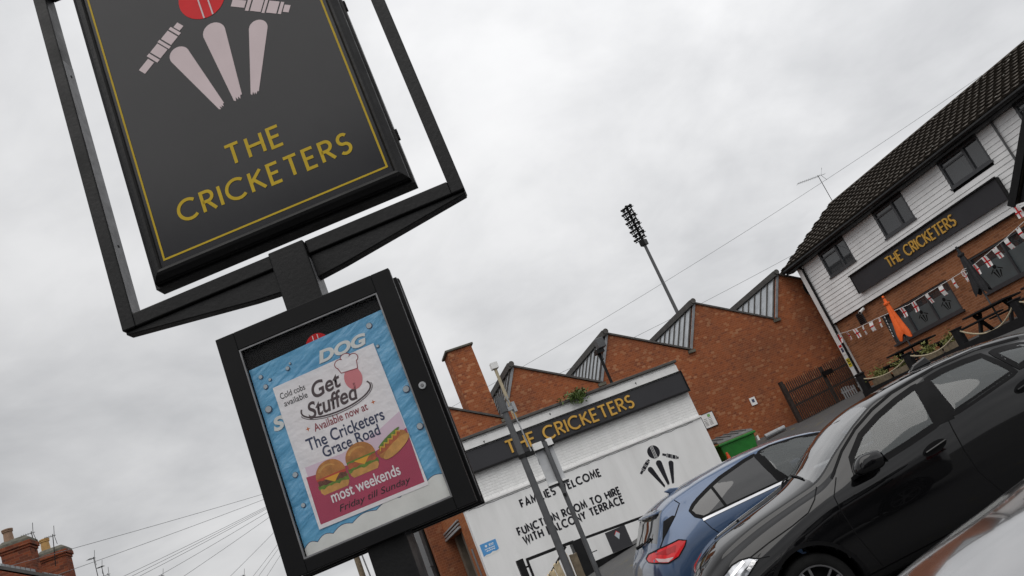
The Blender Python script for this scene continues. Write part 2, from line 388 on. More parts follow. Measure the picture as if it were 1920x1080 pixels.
def ribbon(mb, pts, t, y, depth):
    pts = [Vector((p[0], p[1])) for p in pts]; n = len(pts); L, Rr = [], []
    closed = (pts[0]-pts[-1]).length < 1e-6
    for i, p in enumerate(pts):
        a = pts[i]-pts[i-1] if i > 0 else (pts[0]-pts[-2] if closed else pts[1]-pts[0])
        b = pts[i+1]-pts[i] if i < n-1 else (pts[1]-pts[0] if closed else pts[-1]-pts[-2])
        a.normalize(); b.normalize(); na, nb = Vector((-a.y, a.x)), Vector((-b.y, b.x))
        m = na+nb; m = m/max(m.length_squared, .5)*2*.5*2
        m = (na+nb).normalized(); k = 1/max(.38, m.dot(na))
        L.append(p+m*k*t/2); Rr.append(p-m*k*t/2)
    vs = [(q.x, y, q.y) for q in L]+[(q.x, y, q.y) for q in Rr]; fs = [(i, i+1, n+i+1, n+i) for i in range(n-1)]
    if depth:
        vs += [(q.x, y+depth, q.y) for q in L]+[(q.x, y+depth, q.y) for q in Rr]
        for i in range(n-1): fs += [(i, 2*n+i, 2*n+i+1, i+1), (n+i+1, 3*n+i+1, 3*n+i, n+i)]
        fs += [(0, n, 3*n, 2*n), (n-1, 3*n-1, 4*n-1, 2*n-1)]
    mb.add(vs, fs)
def text_mb(txt, x0, x1, z0, z1, th, y, depth=0, gap=.30, eps=None):
    """capitals from x0 to x1, baseline z0 to cap z1, stroke th"""
    mb = MB(); cap = z1-z0; tw = 0; pen = []
    for c in txt: pen.append(tw); tw += GL[c][0]+gap
    tw -= gap; sx = (x1-x0-th)/tw; sz = cap-th; e = eps if eps else max(.0003, th*.012); j = 0
    for c, p in zip(txt, pen):
        for st in GL[c][1]:
            j += 1
            ribbon(mb, [(x0+th/2+(p+a)*sx, z0+th/2+b*sz) for a, b in st], th, y-(j % 3)*e, depth)
    return mb
def font_text(name, body, mat, parent, x0, x1, z0, z1, y, rot=0, shear=0, bold=0):
    """small print set in the built in face, fitted to a box, as a flat mesh"""
    cu_ = bpy.data.curves.new(name, 'FONT'); cu_.body = body; cu_.size = 1; cu_.offset = bold; cu_.shear = shear
    tmp = bpy.data.objects.new(name, cu_); COL.objects.link(tmp)
    dg = bpy.context.evaluated_depsgraph_get(); me = bpy.data.meshes.new_from_object(tmp.evaluated_get(dg))
    bpy.data.objects.remove(tmp); co = np.array([v.co[:] for v in me.vertices])
    mn, mx = co.min(0), co.max(0); c, s = math.cos(rot), math.sin(rot)
    for v in me.vertices:
        u = (v.co.x-mn[0])/(mx[0]-mn[0])*(x1-x0); q = (v.co.y-mn[1])/(mx[1]-mn[1])*(z1-z0)
        v.co = (x0+c*u-s*q, y, z0+s*u+c*q)
    me.materials.clear(); me.materials.append(M[mat] if isinstance(mat, str) else mat); me.name = name
    o = bpy.data.objects.new(name, me); COL.objects.link(o); o.parent = parent; return o
def disc(cx, cz, r, n=28, rz=None): return [(cx+r*math.cos(2*math.pi*i/n), cz+(rz or r)*math.sin(2*math.pi*i/n)) for i in range(n)]
def bat(e, r, tip, w, jag=True):
    e, tip = Vector(e), Vector(tip); d = (tip-e).normalized(); n = Vector((-d.y, d.x)); P = []
    a0 = math.atan2(n.y, n.x)
    for i in range(13):
        a = a0+math.pi*i/12; P.append((e.x+r*math.cos(a), e.y+r*math.sin(a)))
    q = tip-n*w/2; P.append((q.x, q.y))
    if jag:
        for k_, h in ((-.3, .006), (-.22, -.012), (-.05, .004), (.05, -.010), (.2, .004), (.32, -.013)):
            z = tip+n*w*k_+d*h*w/.04; P.append((z.x, z.y))
    q = tip+n*w/2-d*.012*w/.04; P.append((q.x, q.y)); return P
def bail(a, b, w):
    a, b = Vector(a), Vector(b); d = b-a; n = Vector((-d.y, d.x)).normalized(); out = []
    for s0, s1, h in ((0, .235, .30), (.26, .32, .52), (.345, .53, .5), (.55, .60, .56), (.625, .80, .5), (.825, .88, .5), (.90, 1, .30)):
        p, q = a+d*s0, a+d*s1; out.append([tuple(p-n*w*h), tuple(q-n*w*h), tuple(q+n*w*h), tuple(p+n*w*h)])
    return out
EMB_BALL = (.01, 1.338, .108)
EMB_BATS = [((-.165,1.098), .046, (-.058,.768), .034), ((.014,1.140), .052, (.020,.775), .042), ((.206,1.072), .043, (.094,.766), .036)]
EMB_BAILS = [((-.347,1.094), (-.118,1.252)), ((.133,1.252), (.367,1.103))]
def emblem(parent, f, y, mb_mat, ball_mat, seam_mat, seams, parts='emblem'):
    """f maps emblem coordinates to the board"""
    s = (Vector(f((1, 0)))-Vector(f((0, 0)))).length
    mb = MB()
    for e, r, tip, w_ in EMB_BATS: mb.flat([f(p) for p in bat(e, r, tip, w_)], y)
    for a, b in EMB_BAILS:
        for q in bail(a, b, .062): mb.flat([f(p) for p in q], y)
    mb.build('wicket_emblem', mb_mat, parent, fix=False)
    b = MB(); cx, cz, r = EMB_BALL; b.flat([f(p) for p in disc(cx, cz, r, 36)], y); bo = b.build('ball_emblem', ball_mat, parent, fix=False)
    l = MB()
    for u in seams:
        h = math.sqrt(max(0, r*r-u*u)); l.flat([f(p) for p in [(cx+u-.0035, cz-h), (cx+u+.0035, cz-h), (cx+u+.0035, cz+h), (cx+u-.0035, cz+h)]], y-.0015*max(1, s))
    l.build('seam', seam_mat, bo, fix=False)

# ------------------------------------------------------------------ ground
GP = [(-4,-10,0),(-4,0,0),(-4,8,0),(-4,16,0),(-5,24,.05),(-6,32,.05),(-12,-10,0),(-12,10,0),(-12,35,0),(0,-6,0),(0,0,0),(0,4,0),(3,-6,0),(8,-6,.1),
      (2.2,3.4,.02),(4.5,3.6,.16),(1.27,7.4,.10),(3.3,7.7,.27),(5.2,8.0,.47),(.4,9.9,.06),(2.6,10.4,.27),(4.8,11,.45),(-.6,14,.25),(-.5,20.5,.82),(.4,21,.95),(2.6,22.4,1.25),(3.4,24.3,1.5),
      (4.4,27.8,1.42),(5.4,30.4,2.3),(7.2,30.9,2.28),(9.8,31.2,2.45),(11.2,28,2.45),(12.5,24,2.4),(14,20,2.2),(15,14,1.7),(13,8,1.2),(10,2,.5),(8,19,1.5),(24,35,2.6),(24,20,2.6),(24,0,1.2),(12,45,2.6),(-2,45,1.6)]
_P = np.array(GP)
def _phi(r2): return np.where(r2 > 0, .5*r2*np.log(np.maximum(r2, 1e-12)), 0)
_n = len(_P); _A = np.zeros((_n+3, _n+3)); _d2 = ((_P[:, None, :2]-_P[None, :, :2])**2).sum(2)
_A[:_n, :_n] = _phi(_d2)+np.eye(_n)*.5; _A[:_n, _n] = 1; _A[:_n, _n+1:] = _P[:, :2]; _A[_n:, :_n] = _A[:_n, _n:].T
_w = np.linalg.solve(_A, np.concatenate([_P[:, 2], [0, 0, 0]]))
def ground_z(x, y):
    x = min(max(x, -12), 24); y = min(max(y, -10), 45)
    d2 = (_P[:, 0]-x)**2+(_P[:, 1]-y)**2
    return float(min(max(_phi(d2)@_w[:_n]+_w[_n]+_w[_n+1]*x+_w[_n+2]*y, 0), 2.7))
gx = [-3000, -600, -150, -60, -30]+[-20+i*.8 for i in range(63)]+[36, 60, 150, 600, 3000]
gy = [-3000, -600, -150, -50, -20]+[-12+i*.8 for i in range(76)]+[55, 90, 200, 700, 3000]
mb = MB(); mb.add([(x, y, ground_z(x, y)) for y in gy for x in gx], [(j*len(gx)+i, j*len(gx)+i+1, (j+1)*len(gx)+i+1, (j+1)*len(gx)+i) for j in range(len(gy)-1) for i in range(len(gx)-1)])
struct(mb.build('ground', 'asphalt', smooth=True))
# ================================================================== THE PUB SIGN
SG = (-.79277, 3.20336, 2.97656); SGZ = SG[2]
ps = thing('pub_sign', 'tall black pub sign on a square post with gold lettering and a broken wicket emblem', 'sign', (SG[0], SG[1], 0), .7)
g0 = ground_z(SG[0], SG[1]+.1)
mb = MB().box(-.077, .077, 0, .15, g0-.3, SGZ+.046); mb.build('post', 'black', ps, bevel=.006)
MB().box(.0772, .0785, .012, .138, SGZ-.21, SGZ-.035).build('lit_side_strip', 'inner_grey', ps)  # grazing sky reflection on the post's right face, put in as grey colour
mb = MB()                                                     # square tube frame with tapered gussets
Z = SGZ; y0, y1 = .022, .112
mb.box(-.750, -.692, y0, y1, Z-.016, Z+1.80); mb.box(.716, .774, y0, y1, Z-.016, Z+1.80)
mb.box(-.692, -.0775, y0+.001, y1-.001, Z-.016, Z+.045); mb.box(.0775, .716, y0+.001, y1-.001, Z-.016, Z+.045); mb.box(-.692, .716, y0+.001, y1-.001, Z+1.745, Z+1.80)
mb.build('frame', 'black', ps, bevel=.005)
mb = MB()
mb.prism([(-.745, Z-.0165), (-.0775, Z-.0165), (-.0775, Z-.120), (-.20, Z-.108), (-.745, Z-.030)], .040, .094)
mb.prism([(.0775, Z-.0165), (.770, Z-.0165), (.770, Z-.030), (.20, Z-.108), (.0775, Z-.120)], .040, .094)
mb.build('gusset', 'black', ps, bevel=.004)
# pale grey strip paints the lit inner face of the left hand upright, bolt holes
mb = MB().box(-.692, -.6905, y0+.006, y1-.006, Z+.05, Z+1.35); mb.build('lit_side_strip', 'inner_grey', ps)
for zz in (.38, 1.28): MB().lathe([(.007, 0), (.007, .0025)], (-.6915, .068, Z+zz), 10, 'x').build('bolt_hole', 'black_matt', ps)
# panel with moulded border
px0, px1, pz0, pz1 = -.558, .583, Z+.112, Z+1.66
PY = -.020
mb = MB().box(px0+.03, px1-.03, PY+.012, .115, pz0+.03, pz1-.03)
sp = mb.build('sign_panel', 'panel', ps)
def moulding(x0, x1, z0, z1, prof, name, mat, par):
    m_ = MB(); n = len(prof); vs = []
    for cx, cz, ix, iz in ((x0, z0, 1, 1), (x1, z0, -1, 1), (x1, z1, -1, -1), (x0, z1, 1, -1)):
        for a, b in prof: vs.append((cx+ix*a, b, cz+iz*a))
    fs = [(k*n+i, k*n+(i+1) % n, ((k+1) % 4)*n+(i+1) % n, ((k+1) % 4)*n+i) for k in range(4) for i in range(n)]
    return m_.add(vs, fs).build(name, mat, par)
prof = [(0, .118), (0, .005), (.003, -.004), (.012, -.012), (.022, -.022), (.034, -.027), (.044, -.025), (.050, -.016), (.052, -.010), (.056, -.006), (.060, PY+.013), (.060, .118)]
moulding(px0, px1, pz0, pz1, prof, 'moulded_border', 'black', ps)
moulding(px0-.012, px1+.012, pz0-.010, pz1+.010, [(0, .100), (0, .030), (.0125, .030), (.0125, .100)], 'rim_flange', 'black', ps)
for zz in (.32, 1.02): MB().box(px1+.0122, px1+.022, .035, .055, Z+zz, Z+zz+.022).box(px1+.0122, px1+.018, .035, .055, Z+zz+.022, Z+zz+.032).box(px1+.0122, px1+.022, .035, .055, Z+zz+.032, Z+zz+.048).build('hinge', 'black_matt', ps)
mb = MB(); fy = PY+.0105; rz0, rz1, rx0, rx1 = Z+.192, Z+1.585, -.492, .516; q = .0085
mb.flat([(rx0, rz0), (rx1, rz0), (rx1, rz0+q), (rx0, rz0+q)], fy); mb.flat([(rx0, rz1-q), (rx1, rz1-q), (rx1, rz1), (rx0, rz1)], fy)
mb.flat([(rx0, rz0+q), (rx0+q, rz0+q), (rx0+q, rz1-q), (rx0, rz1-q)], fy); mb.flat([(rx1-q, rz0+q), (rx1, rz0+q), (rx1, rz1-q), (rx1-q, rz1-q)], fy)
mb.build('gold_border', 'gold', ps, fix=False)
text_mb('THE', -.112, .145, Z+.478, Z+.585, .0145, fy, gap=.36).build('lettering', 'gold', ps, fix=False)
text_mb('CRICKETERS', -.380, .408, Z+.319, Z+.424, .0145, fy, gap=.34).build('lettering', 'gold', ps, fix=False)
emblem(ps, lambda p: (p[0], p[1]+Z), fy, 'mauve', 'redv', 'mauve', (-.017, .026))

# ------------------------------------------------------------------ poster cases on the post
CK = .983
def cx_(u): return u*CK+.0135
def cz_(v): return v*CK-.025
def case(label, y0, y1, front, sx=0):
    c = thing('poster_case', label, 'poster case', (SG[0], SG[1], SGZ), .7)
    X0, X1, Z0, Z1 = (cx_(-.387), cx_(.365), cz_(-1.204), cz_(-.218)) if front else (-.387, .369, -1.205, -.205)
    if front:
        gx0, gx1, gz0, gz1 = cx_(-.309), cx_(.287), cz_(-1.154), cz_(-.296)
        rf = MB()
        rf.box(X0, gx0, y0, y0+.030, Z0, Z1); rf.box(gx1, X1, y0, y0+.030, Z0, Z1); rf.box(gx0, gx1, y0, y0+.030, Z0, gz0); rf.box(gx0, gx1, y0, y0+.030, gz1, Z1)
        rf.build('door_frame', 'case', c, bevel=.003)
        rframe(MB(), gx0+.0005, gx1-.0005, gz0+.0005, gz1-.0005, .006, y0+.002, y0+.012).build('glazing_bead', 'inner_grey', c)
        MB().box(gx0, gx1, y0+.026, y0+.029, gz0, gz1).build('back_board', 'black_matt', c)
        MB().add([(gx0+.006, y0+.006, gz0+.006), (gx1-.006, y0+.006, gz0+.006), (gx1-.006, y0+.006, gz1-.006), (gx0+.006, y0+.006, gz1-.006)], [(0, 1, 2, 3)]).build('glass_pane', 'glass_case', c, fix=False)
        k_ = MB().lathe([(.0135, y0-.006), (.0145, y0-.004), (.0145, y0+.001)], (cx_(.328), 0, cz_(-.721)), 20, 'y').build('lock', 'grey_metal', c)
        MB().lathe([(.006, y0-.0085), (.007, y0-.0055)], (cx_(.328), 0, cz_(-.721)), 14, 'y').build('keyhole', 'inner_grey', k_)
    MB().box(X0+.004, X1-.004, y0+(.031 if front else .0), y1-(.0 if front else .031), Z0+.004, Z1-.004).build('case_back', 'case', c, bevel=.003)
    if not front:
        MB().box(X0, X1, y1-.030, y1, Z0, Z1).build('door_frame', 'case', c, bevel=.004)
        MB().box(X1-.0035, X1-.0015, y0+.006, y0+.016, Z0+.03, Z1-.03).build('edge_strip', 'inner_grey', c)
    return c
CY = -.058
case('black poster case facing the street with crumpled posters behind glass', CY, -.001, True)
case('black poster case on the rear of the post, only its edge showing', .151, .212, False)
# pub's own card, blue banner, white poster
card = thing('pub_card', 'black card with a red ball, mostly hidden behind the blue banner', 'poster', (SG[0], SG[1], SGZ), .7)
yb = CY+.0245
MB().flat([(cx_(-.29), cz_(-1.14)), (cx_(.27), cz_(-1.14)), (cx_(.27), cz_(-.310)), (cx_(-.29), cz_(-.310))], yb).build('card', 'black_matt', card, fix=False)
ball_ = MB().flat([(cx_(a), cz_(b)) for a, b in disc(-.008, -.398, .050, 30)], yb-.0008).build('ball_emblem', 'redv', card, fix=False)
mb = MB()
for u in (-.012, .008): mb.flat([(cx_(-.008+u-.0015), cz_(-.44)), (cx_(-.008+u+.0015), cz_(-.44)), (cx_(-.008+u+.004), cz_(-.353)), (cx_(-.008+u+.001), cz_(-.353))], yb-.0016)
mb.build('seam', 'white', ball_, fix=False)
def paper(name, poly_fn, x0, x1, z0, z1, y, amp, mat, parent, nx=60, nz=80, keep=None, freq=1.0):
    """crumpled sheet with waves across it"""
    m_ = MB(); ph = [random.uniform(0, 6.28) for _ in range(8)]
    def h(x, z): return amp*(math.sin(38*freq*z+9*x+ph[0])*.5+math.sin(71*freq*z-22*x+ph[1])*.3+math.sin(30*freq*x+14*z+ph[2])*.35+math.sin(120*freq*z+60*x+ph[3])*.12)
    idx = {}; vs = []; fs = []
    for j in range(nz+1):
        for i in range(nx+1):
            s_, t_ = i/nx, j/nz; x, z = poly_fn(s_, t_); vs.append((x, y+h(x, z), z))
    for j in range(nz):
        for i in range(nx): fs.append((j*(nx+1)+i, j*(nx+1)+i+1, (j+1)*(nx+1)+i+1, (j+1)*(nx+1)+i))
    m_.add(vs, fs); return m_.build(name, mat, parent, smooth=True, fix=False), h
def bil(a, b, c, d):      # bottom-left, bottom-right, top-right, top-left
    return lambda s, t: (cx_((a[0]*(1-s)+b[0]*s)*(1-t)+(d[0]*(1-s)+c[0]*s)*t), cz_((a[1]*(1-s)+b[1]*s)*(1-t)+(d[1]*(1-s)+c[1]*s)*t))
colmat('banner_blue', (.115, .37, .60), .30, var=.16, scale=5, bump=1.0, bscale=14)
colmat('cloud_white', (.72, .72, .69), .5, var=.08, scale=10, bump=.15)
colmat('poster_white', (.80, .765, .785), .40, var=.05, scale=6, bump=.6, bscale=9)
colmat('poster_lilac', (.70, .54, .64), .45, var=.06); colmat('poster_red', (.40, .045, .10), .42, var=.10, scale=7)
colmat('ink_brown', (.075, .05, .055), .6); colmat('ink_navy', (.035, .045, .10), .6); colmat('ink_red', (.27, .04, .055), .6)
colmat('ink_black', (.018, .016, .02), .6); colmat('bun', (.46, .19, .045), .5, var=.25, scale=40); colmat('bun_light', (.58, .30, .08), .5, var=.2, scale=40)
colmat('lettuce', (.12, .22, .03), .6, var=.3, scale=60); colmat('patty', (.14, .05, .03), .6, var=.4, scale=80); colmat('cheese', (.75, .36, .03), .5)
colmat('tomato', (.50, .06, .03), .5); colmat('bubble_grey', (.42, .47, .50), .4); colmat('sausage', (.42, .10, .03), .4, var=.3, scale=50); colmat('mustard', (.70, .45, .04), .5); colmat('ink_orange', (.55, .14, .03), .6)
bn = thing('banner', 'creased blue banner with bubbles and white cloud edge, behind the white poster', 'banner', (SG[0], SG[1], SGZ), .7)
yB = CY+.0212
paper('sheet', bil((-.300, -1.150), (.283, -1.150), (.278, -.364), (-.300, -.386)), 0, 0, 0, 0, yB, .0019, 'banner_blue', bn)
def curve_poly(pts): return [(cx_(a), cz_(b)) for a, b in pts]
cl_top = []
for a, b, n_ in ((-.300, -.245, 3), (-.245, -.18, 3), (-.18, -.10, 4), (-.10, .0, 4), (.0, .10, 4), (.10, .205, 4), (.205, .283, 4)):
    for i in range(n_*2):
        s = i/(n_*2); x = a+(b-a)*s; base = -1.118+.055*((x+.30)/.58)
        cl_top.append((x, base+.013*math.sin(math.pi*s)))
cl_top.append((.283, -1.062))
mb = MB().flat(curve_poly([(.283, -1.150), (-.300, -1.150)][::-1]+[]), yB-.003) if False else MB()
mb.flat(curve_poly([(-.300, -1.150), (.283, -1.150)]+cl_top[::-1]), yB-.0027); mb.build('cloud_edge', 'cloud_white', bn, fix=False)
mb = MB(); ribbon(mb, curve_poly([(a, b+.001) for a, b in cl_top]), .0022, yB-.0030, 0); mb.build('cloud_outline', 'ink_navy', bn, fix=False)
BUB = [(.211, -.408, .0115), (.262, -.705, .0125), (-.271, -.565, .013), (.215, -.500, .006), (-.249, -.846, .010), (.262, -.86, .012), (-.255, -.965, .008), (-.262, -.43, .008), (-.15, -.44, .008), (-.135, -.425, .0045), (-.23, -.455, .006), (-.255, -.475, .009)]
for a, b, r in BUB:
    bo_ = MB().flat(curve_poly(disc(a, b, r*1.14, 20)), yB-.0028).build('bubble', 'ink_navy', bn, fix=False)
    MB().flat(curve_poly(disc(a-.001, b+.001, r*.95, 20)), yB-.0031).build('highlight', 'bubble_grey', bo_, fix=False)
font_text('lettering', 'DOG', 'cloud_white', bn, cx_(-.025), cx_(.185), cz_(-.475), cz_(-.424), yB-.0029, 0, .25, .045)
font_text('lettering', 'S', 'cloud_white', bn, cx_(-.275), cx_(-.225), cz_(-.66), cz_(-.605), yB-.0029, 0, .2, .045)
po = thing('food_poster', 'white food poster with two burgers and a hot dog over a red foot', 'poster', (SG[0], SG[1], SGZ), .7)
yP = CY+.0165
qb = bil((-.225, -1.073), (.217, -1.077), (.203, -.482), (-.230, -.492))
paper('sheet', qb, 0, 0, 0, 0, yP, .0, 'poster_white', po, 4, 4)
def on(poly, y, mat, name): return MB().flat(curve_poly(poly), y).build(name, mat, po, fix=False)
yq = yP-.0008
on([(-.205, -.88), (-.205, -.835), (-.05, -.84), (.10, -.815), (.207, -.775), (.209, -.90), (.08, -.91), (-.1, -.925)], yP-.0002, 'poster_lilac', 'tint_band')
on([(-.214, -1.058), (.206, -1.062), (.211, -.845), (.13, -.872), (.0, -.895), (-.10, -.885), (-.212, -.872)], yP-.0004, 'poster_red', 'red_foot')
font_text('lettering', 'Cold cobs', 'ink_black', po, cx_(-.212), cx_(-.108), cz_(-.549), cz_(-.524), yq, 0, 0, .005)
font_text('lettering', 'available', 'ink_black', po, cx_(-.206), cx_(-.108), cz_(-.582), cz_(-.558), yq, 0, 0, .005)
font_text('lettering', 'Get', 'ink_brown', po, cx_(-.088), cx_(.035), cz_(-.600), cz_(-.535), yq, .06, .25, .020)
font_text('lettering', 'Stuffed', 'ink_brown', po, cx_(-.130), cx_(.085), cz_(-.670), cz_(-.604), yq, .02, .25, .020)
mb = MB(); ribbon(mb, curve_poly(arc(-.008, -.632, .145, .050, 165, 380, 30)), .006, yq-.0003, 0); ribbon(mb, curve_poly(arc(-.008, -.634, .152, .056, 190, 370, 26)), .0025, yq-.0005, 0)
mb.build('swoosh', 'ink_brown', po, fix=False)
MB().flat(curve_poly(disc(.083, -.582, .036, 24, .046)), yq).build('pink_oval', colmat('poster_pink', (.62, .20, .22), .5), po, fix=False)
# plain chef's hat
mb = MB(); mb.flat(curve_poly([(.045, -.545), (.112, -.552), (.118, -.520)]+arc(.108, -.506, .020, .018, -40, 130, 8)+arc(.080, -.494, .022, .018, 20, 160, 8)+arc(.050, -.508, .020, .018, 50, 230, 8)), yq-.0004)
mb.build('hat', 'poster_white', po, fix=False)
mb = MB(); ribbon(mb, curve_poly([(.045, -.545), (.112, -.552), (.118, -.520)]+arc(.108, -.506, .020, .018, -40, 130, 8)+arc(.080, -.494, .022, .018, 20, 160, 8)+arc(.050, -.508, .020, .018, 50, 230, 8)+[(.045, -.545)]), .0032, yq-.0008, 0); mb.build('hat_outline', 'ink_red', po, fix=False)
font_text('lettering', 'Available now at', 'ink_red', po, cx_(-.125), cx_(.098), cz_(-.722), cz_(-.690), yq, 0, 0, .012)
mb = MB()
for a, b in ((-.148, -.700), (.125, -.702)): mb.flat(curve_poly([(a+.010*(1 if i % 2 == 0 else .32)*math.cos(i*math.pi/4), b+.010*(1 if i % 2 == 0 else .32)*math.sin(i*math.pi/4)) for i in range(8)]), yq)
mb.build('spark', 'ink_orange', po, fix=False)
font_text('lettering', 'The Cricketers', 'ink_navy', po, cx_(-.172), cx_(.147), cz_(-.783), cz_(-.734), yq, 0, 0, .014)
font_text('lettering', 'Grace Road', 'ink_navy', po, cx_(-.122), cx_(.112), cz_(-.830), cz_(-.786), yq-.0006, 0, 0, .012)
def burger(cx, cz, s, i):
    y = yq-.0001-i*.0006
    def sh(pts): return [(cx+a*s, cz+b*s) for a, b in pts]
    def wav(z0, z1, wd, n, amp, seed):
        rr = random.Random(seed); top = [(-wd+2*wd*k_/n, z1+rr.uniform(-amp, amp)) for k_ in range(n+1)]; bot = [(-wd+2*wd*k_/n, z0+rr.uniform(-amp, amp)) for k_ in range(n+1)]
        return sh(bot+top[::-1])
    on(sh([(-.95, -.75), (-.8, -.95), (.8, -.95), (.95, -.75), (.95, -.5), (-.95, -.5)]), y, 'bun_light', 'bun')
    on(wav(-.55, -.25, 1.02, 12, .09, i+3), y-.0001, 'lettuce', 'lettuce')
    on(wav(-.35, .02, .95, 12, .06, i+5), y-.0002, 'patty' if i == 0 else 'sausage', 'filling')
    on(wav(-.02, .16, .98, 12, .06, i+9), y-.0003, 'tomato' if i == 0 else 'lettuce', 'salad')
    on(sh([(-.5, .02), (.55, .02), (.1, -.40), (-.2, -.2)]), y-.0004, 'cheese', 'cheese')
    on(sh([(-1, .12)]+arc(0, .12, 1, .95, 180, 0, 16)), y-.00045, 'bun', 'bun')
    on(sh(arc(-.15, .35, .65, .5, 160, 35, 10)+arc(-.05, .30, .6, .42, 35, 160, 10)), y-.0005, 'bun_light', 'bun')
burger(-.118, -.905, .060, 0); burger(.010, -.888, .060, 1)
def hd(): 
    c, s = math.cos(R(24)), math.sin(R(24)); y = yq-.0015
    def rt(pts, ox=.141, oz=-.880): return [(ox+c*a-s*b, oz+s*a+c*b) for a, b in pts]
    on(rt(arc(0, -.004, .068, .034, 0, 360, 24)[:-1]), y, 'bun', 'bun'); on(rt(arc(-.008, .012, .060, .015, 0, 360, 24)[:-1]), y-.0003, 'sausage', 'sausage')
    mm = MB(); ribbon(mm, curve_poly(rt([(-.052+.0105*k_, .014+(.010 if k_ % 2 else -.002)) for k_ in range(11)])), .0035, y-.0006, 0); mm.build('mustard', 'mustard', po, fix=False)
    on(rt(arc(.006, .026, .055, .008, 0, 360, 20)[:-1]), y-.0004, 'lettuce', 'lettuce')
    on(rt(arc(.004, -.020, .066, .020, 0, 360, 20)[:-1]), y-.0005, 'bun_light', 'bun')
hd()
font_text('lettering', 'most weekends', 'poster_white', po, cx_(-.145), cx_(.134), cz_(-1.002), cz_(-.958), yq-.0009, 0, 0, .014)
font_text('lettering', 'Friday till Sunday', 'ink_black', po, cx_(-.13), cx_(.16), cz_(-1.050), cz_(-1.018), yq-.0009, 0, .3, 0)

# ================================================================== WHITE OUTBUILDING
WW = ((3.46755, 24.75835, 0), 18); WZ = 5.0203
wb = thing('white_outbuilding', 'low white painted building with a dark fascia and black wall lettering', 'building', WW[0], 18)
W0, W1, DEP = -7.22, 0.0, 4.85
led = WZ-1.68
mb = MB().box(W0, W1, .0, .25, led+.03, WZ-.001); mb.build('upper_wall', 'white_brick', wb)
mb = MB().box(W0, W1, -.045, .25, -.3, led-.035); mb.build('lower_wall', 'render', wb)
mb = MB().box(W0-.02, W1+.02, -.085, .25, led-.034, led+.029); mb.build('ledge', 'offwhite', wb, bevel=.012)
mb = MB(); ribbon(mb, [(W0+.1+i*.12, led-.075+.018*math.sin(i*1.7)*random.random()) for i in range(58)], .012, -.0465, 0); mb.build('crack', 'ink', wb, fix=False)
mb = MB().box(W0, W1+.01, -.035, .25, WZ-.27, WZ-.06); mb.build('parapet_band', 'offwhite', wb, bevel=.01)
mb = MB().box(W0-.04, W1+.05, -.10, .30, WZ, WZ+.075); mb.build('coping', 'slate', wb, bevel=.012)
mb = MB().box(W1-.25, W1-.001, .251, DEP, .5, WZ-.1); mb.build('end_wall', 'brick_old', wb)
mb = MB().box(W0+.25, W1-.251, .30, DEP, WZ-.5, WZ-.4); mb.build('flat_roof', 'slate', wb)
fa = thing('fascia_sign', 'long charcoal fascia with gold letters on the white outbuilding', 'sign', loc_of(WW, 0, 0, WZ-.88), 18)
MB().box(W0+.0, .02, -.115, -.036, .0, .57).build('fascia_board', 'char', fa)
mb = MB().box(W0, .03, -.155, -.116, -.045, .015); mb.box(W0, .03, -.150, -.116, .572, .60); mb.box(.0, .03, -.150, -.116, .016, .571); mb.build('trim', 'black', fa, bevel=.006)
text_mb('THE CRICKETERS', -5.60, -1.715,   .085, .475, .054, -.150, .034, gap=.27, eps=.002).build('lettering', 'gold_letter', fa)
# wall writing
yl = -.0485
text_mb('FAMILIES WELCOME', -5.79, -3.39, WZ-2.194, WZ-1.962, .046, yl, 0, gap=.34).build('lettering', 'ink', wb, fix=False)
text_mb('FUNCTION ROOM TO HIRE', -6.13, -3.08, WZ-2.822, WZ-2.595, .046, yl, 0, gap=.34).build('lettering', 'ink', wb, fix=False)
text_mb('WITH BALCONY TERRACE', -6.07, -3.09, WZ-3.072, WZ-2.84, .046, yl, 0, gap=.34).build('lettering', 'ink', wb, fix=False)
ES = 1.70
emblem(wb, lambda p: (-1.745+(p[0]-.01)*ES, WZ-2.11+(p[1]-1.338)*ES), yl, 'ink', 'ink', 'render', (-.022, .0, .022))
bp = tag(MB().build('blue_notice', 'banner_blue'), 'small torn blue notice with white print on the white wall corner', 'notice') if False else thing('blue_notice', 'small torn blue notice with white print on the white wall corner', 'notice', loc_of(WW, -6.95, -.046, WZ-2.8), 18)
MB().prism([(-.215, .155), (.225, .155), (.225, -.10), (.15, -.125), (.05, -.105), (-.03, -.135), (-.14, -.13), (-.215, -.155)], -.004, -.001).build('sheet', colmat('notice_blue', (.07, .27, .56), .5), bp)
for z_, t_, a in ((.075, 'FREE HIRE', .10), (.0, 'PARTY ROOM', .15), (-.06, 'ASK INSIDE', .13)):
    pass
mb = MB()
for z_, a, h_ in ((.085, .05, .022), (.055, .05, .018), (-.005, .13, .022), (-.055, .10, .022)):
    x_ = -a+(.06 if z_ > .05 else 0)
    while x_ < a+(.06 if z_ > .05 else 0):
        wd = random.uniform(.02, .05); mb.flat([(x_, z_-h_/2), (x_+wd, z_-h_/2), (x_+wd, z_+h_/2), (x_, z_+h_/2)], -.0045); x_ += wd+.012
mb.flat(disc(-.07, .07, .03, 12), -.0045)
mb.build('print', 'cloud_white', bp, fix=False)
mb = MB().prism([(-.2, -.165), (-.13, -.138), (-.03, -.143), (.05, -.113), (.15, -.133), (.21, -.11), (.215, -.15), (.0, -.175)], -.003, -.001); mb.build('torn_edge', 'cloud_white', bp)
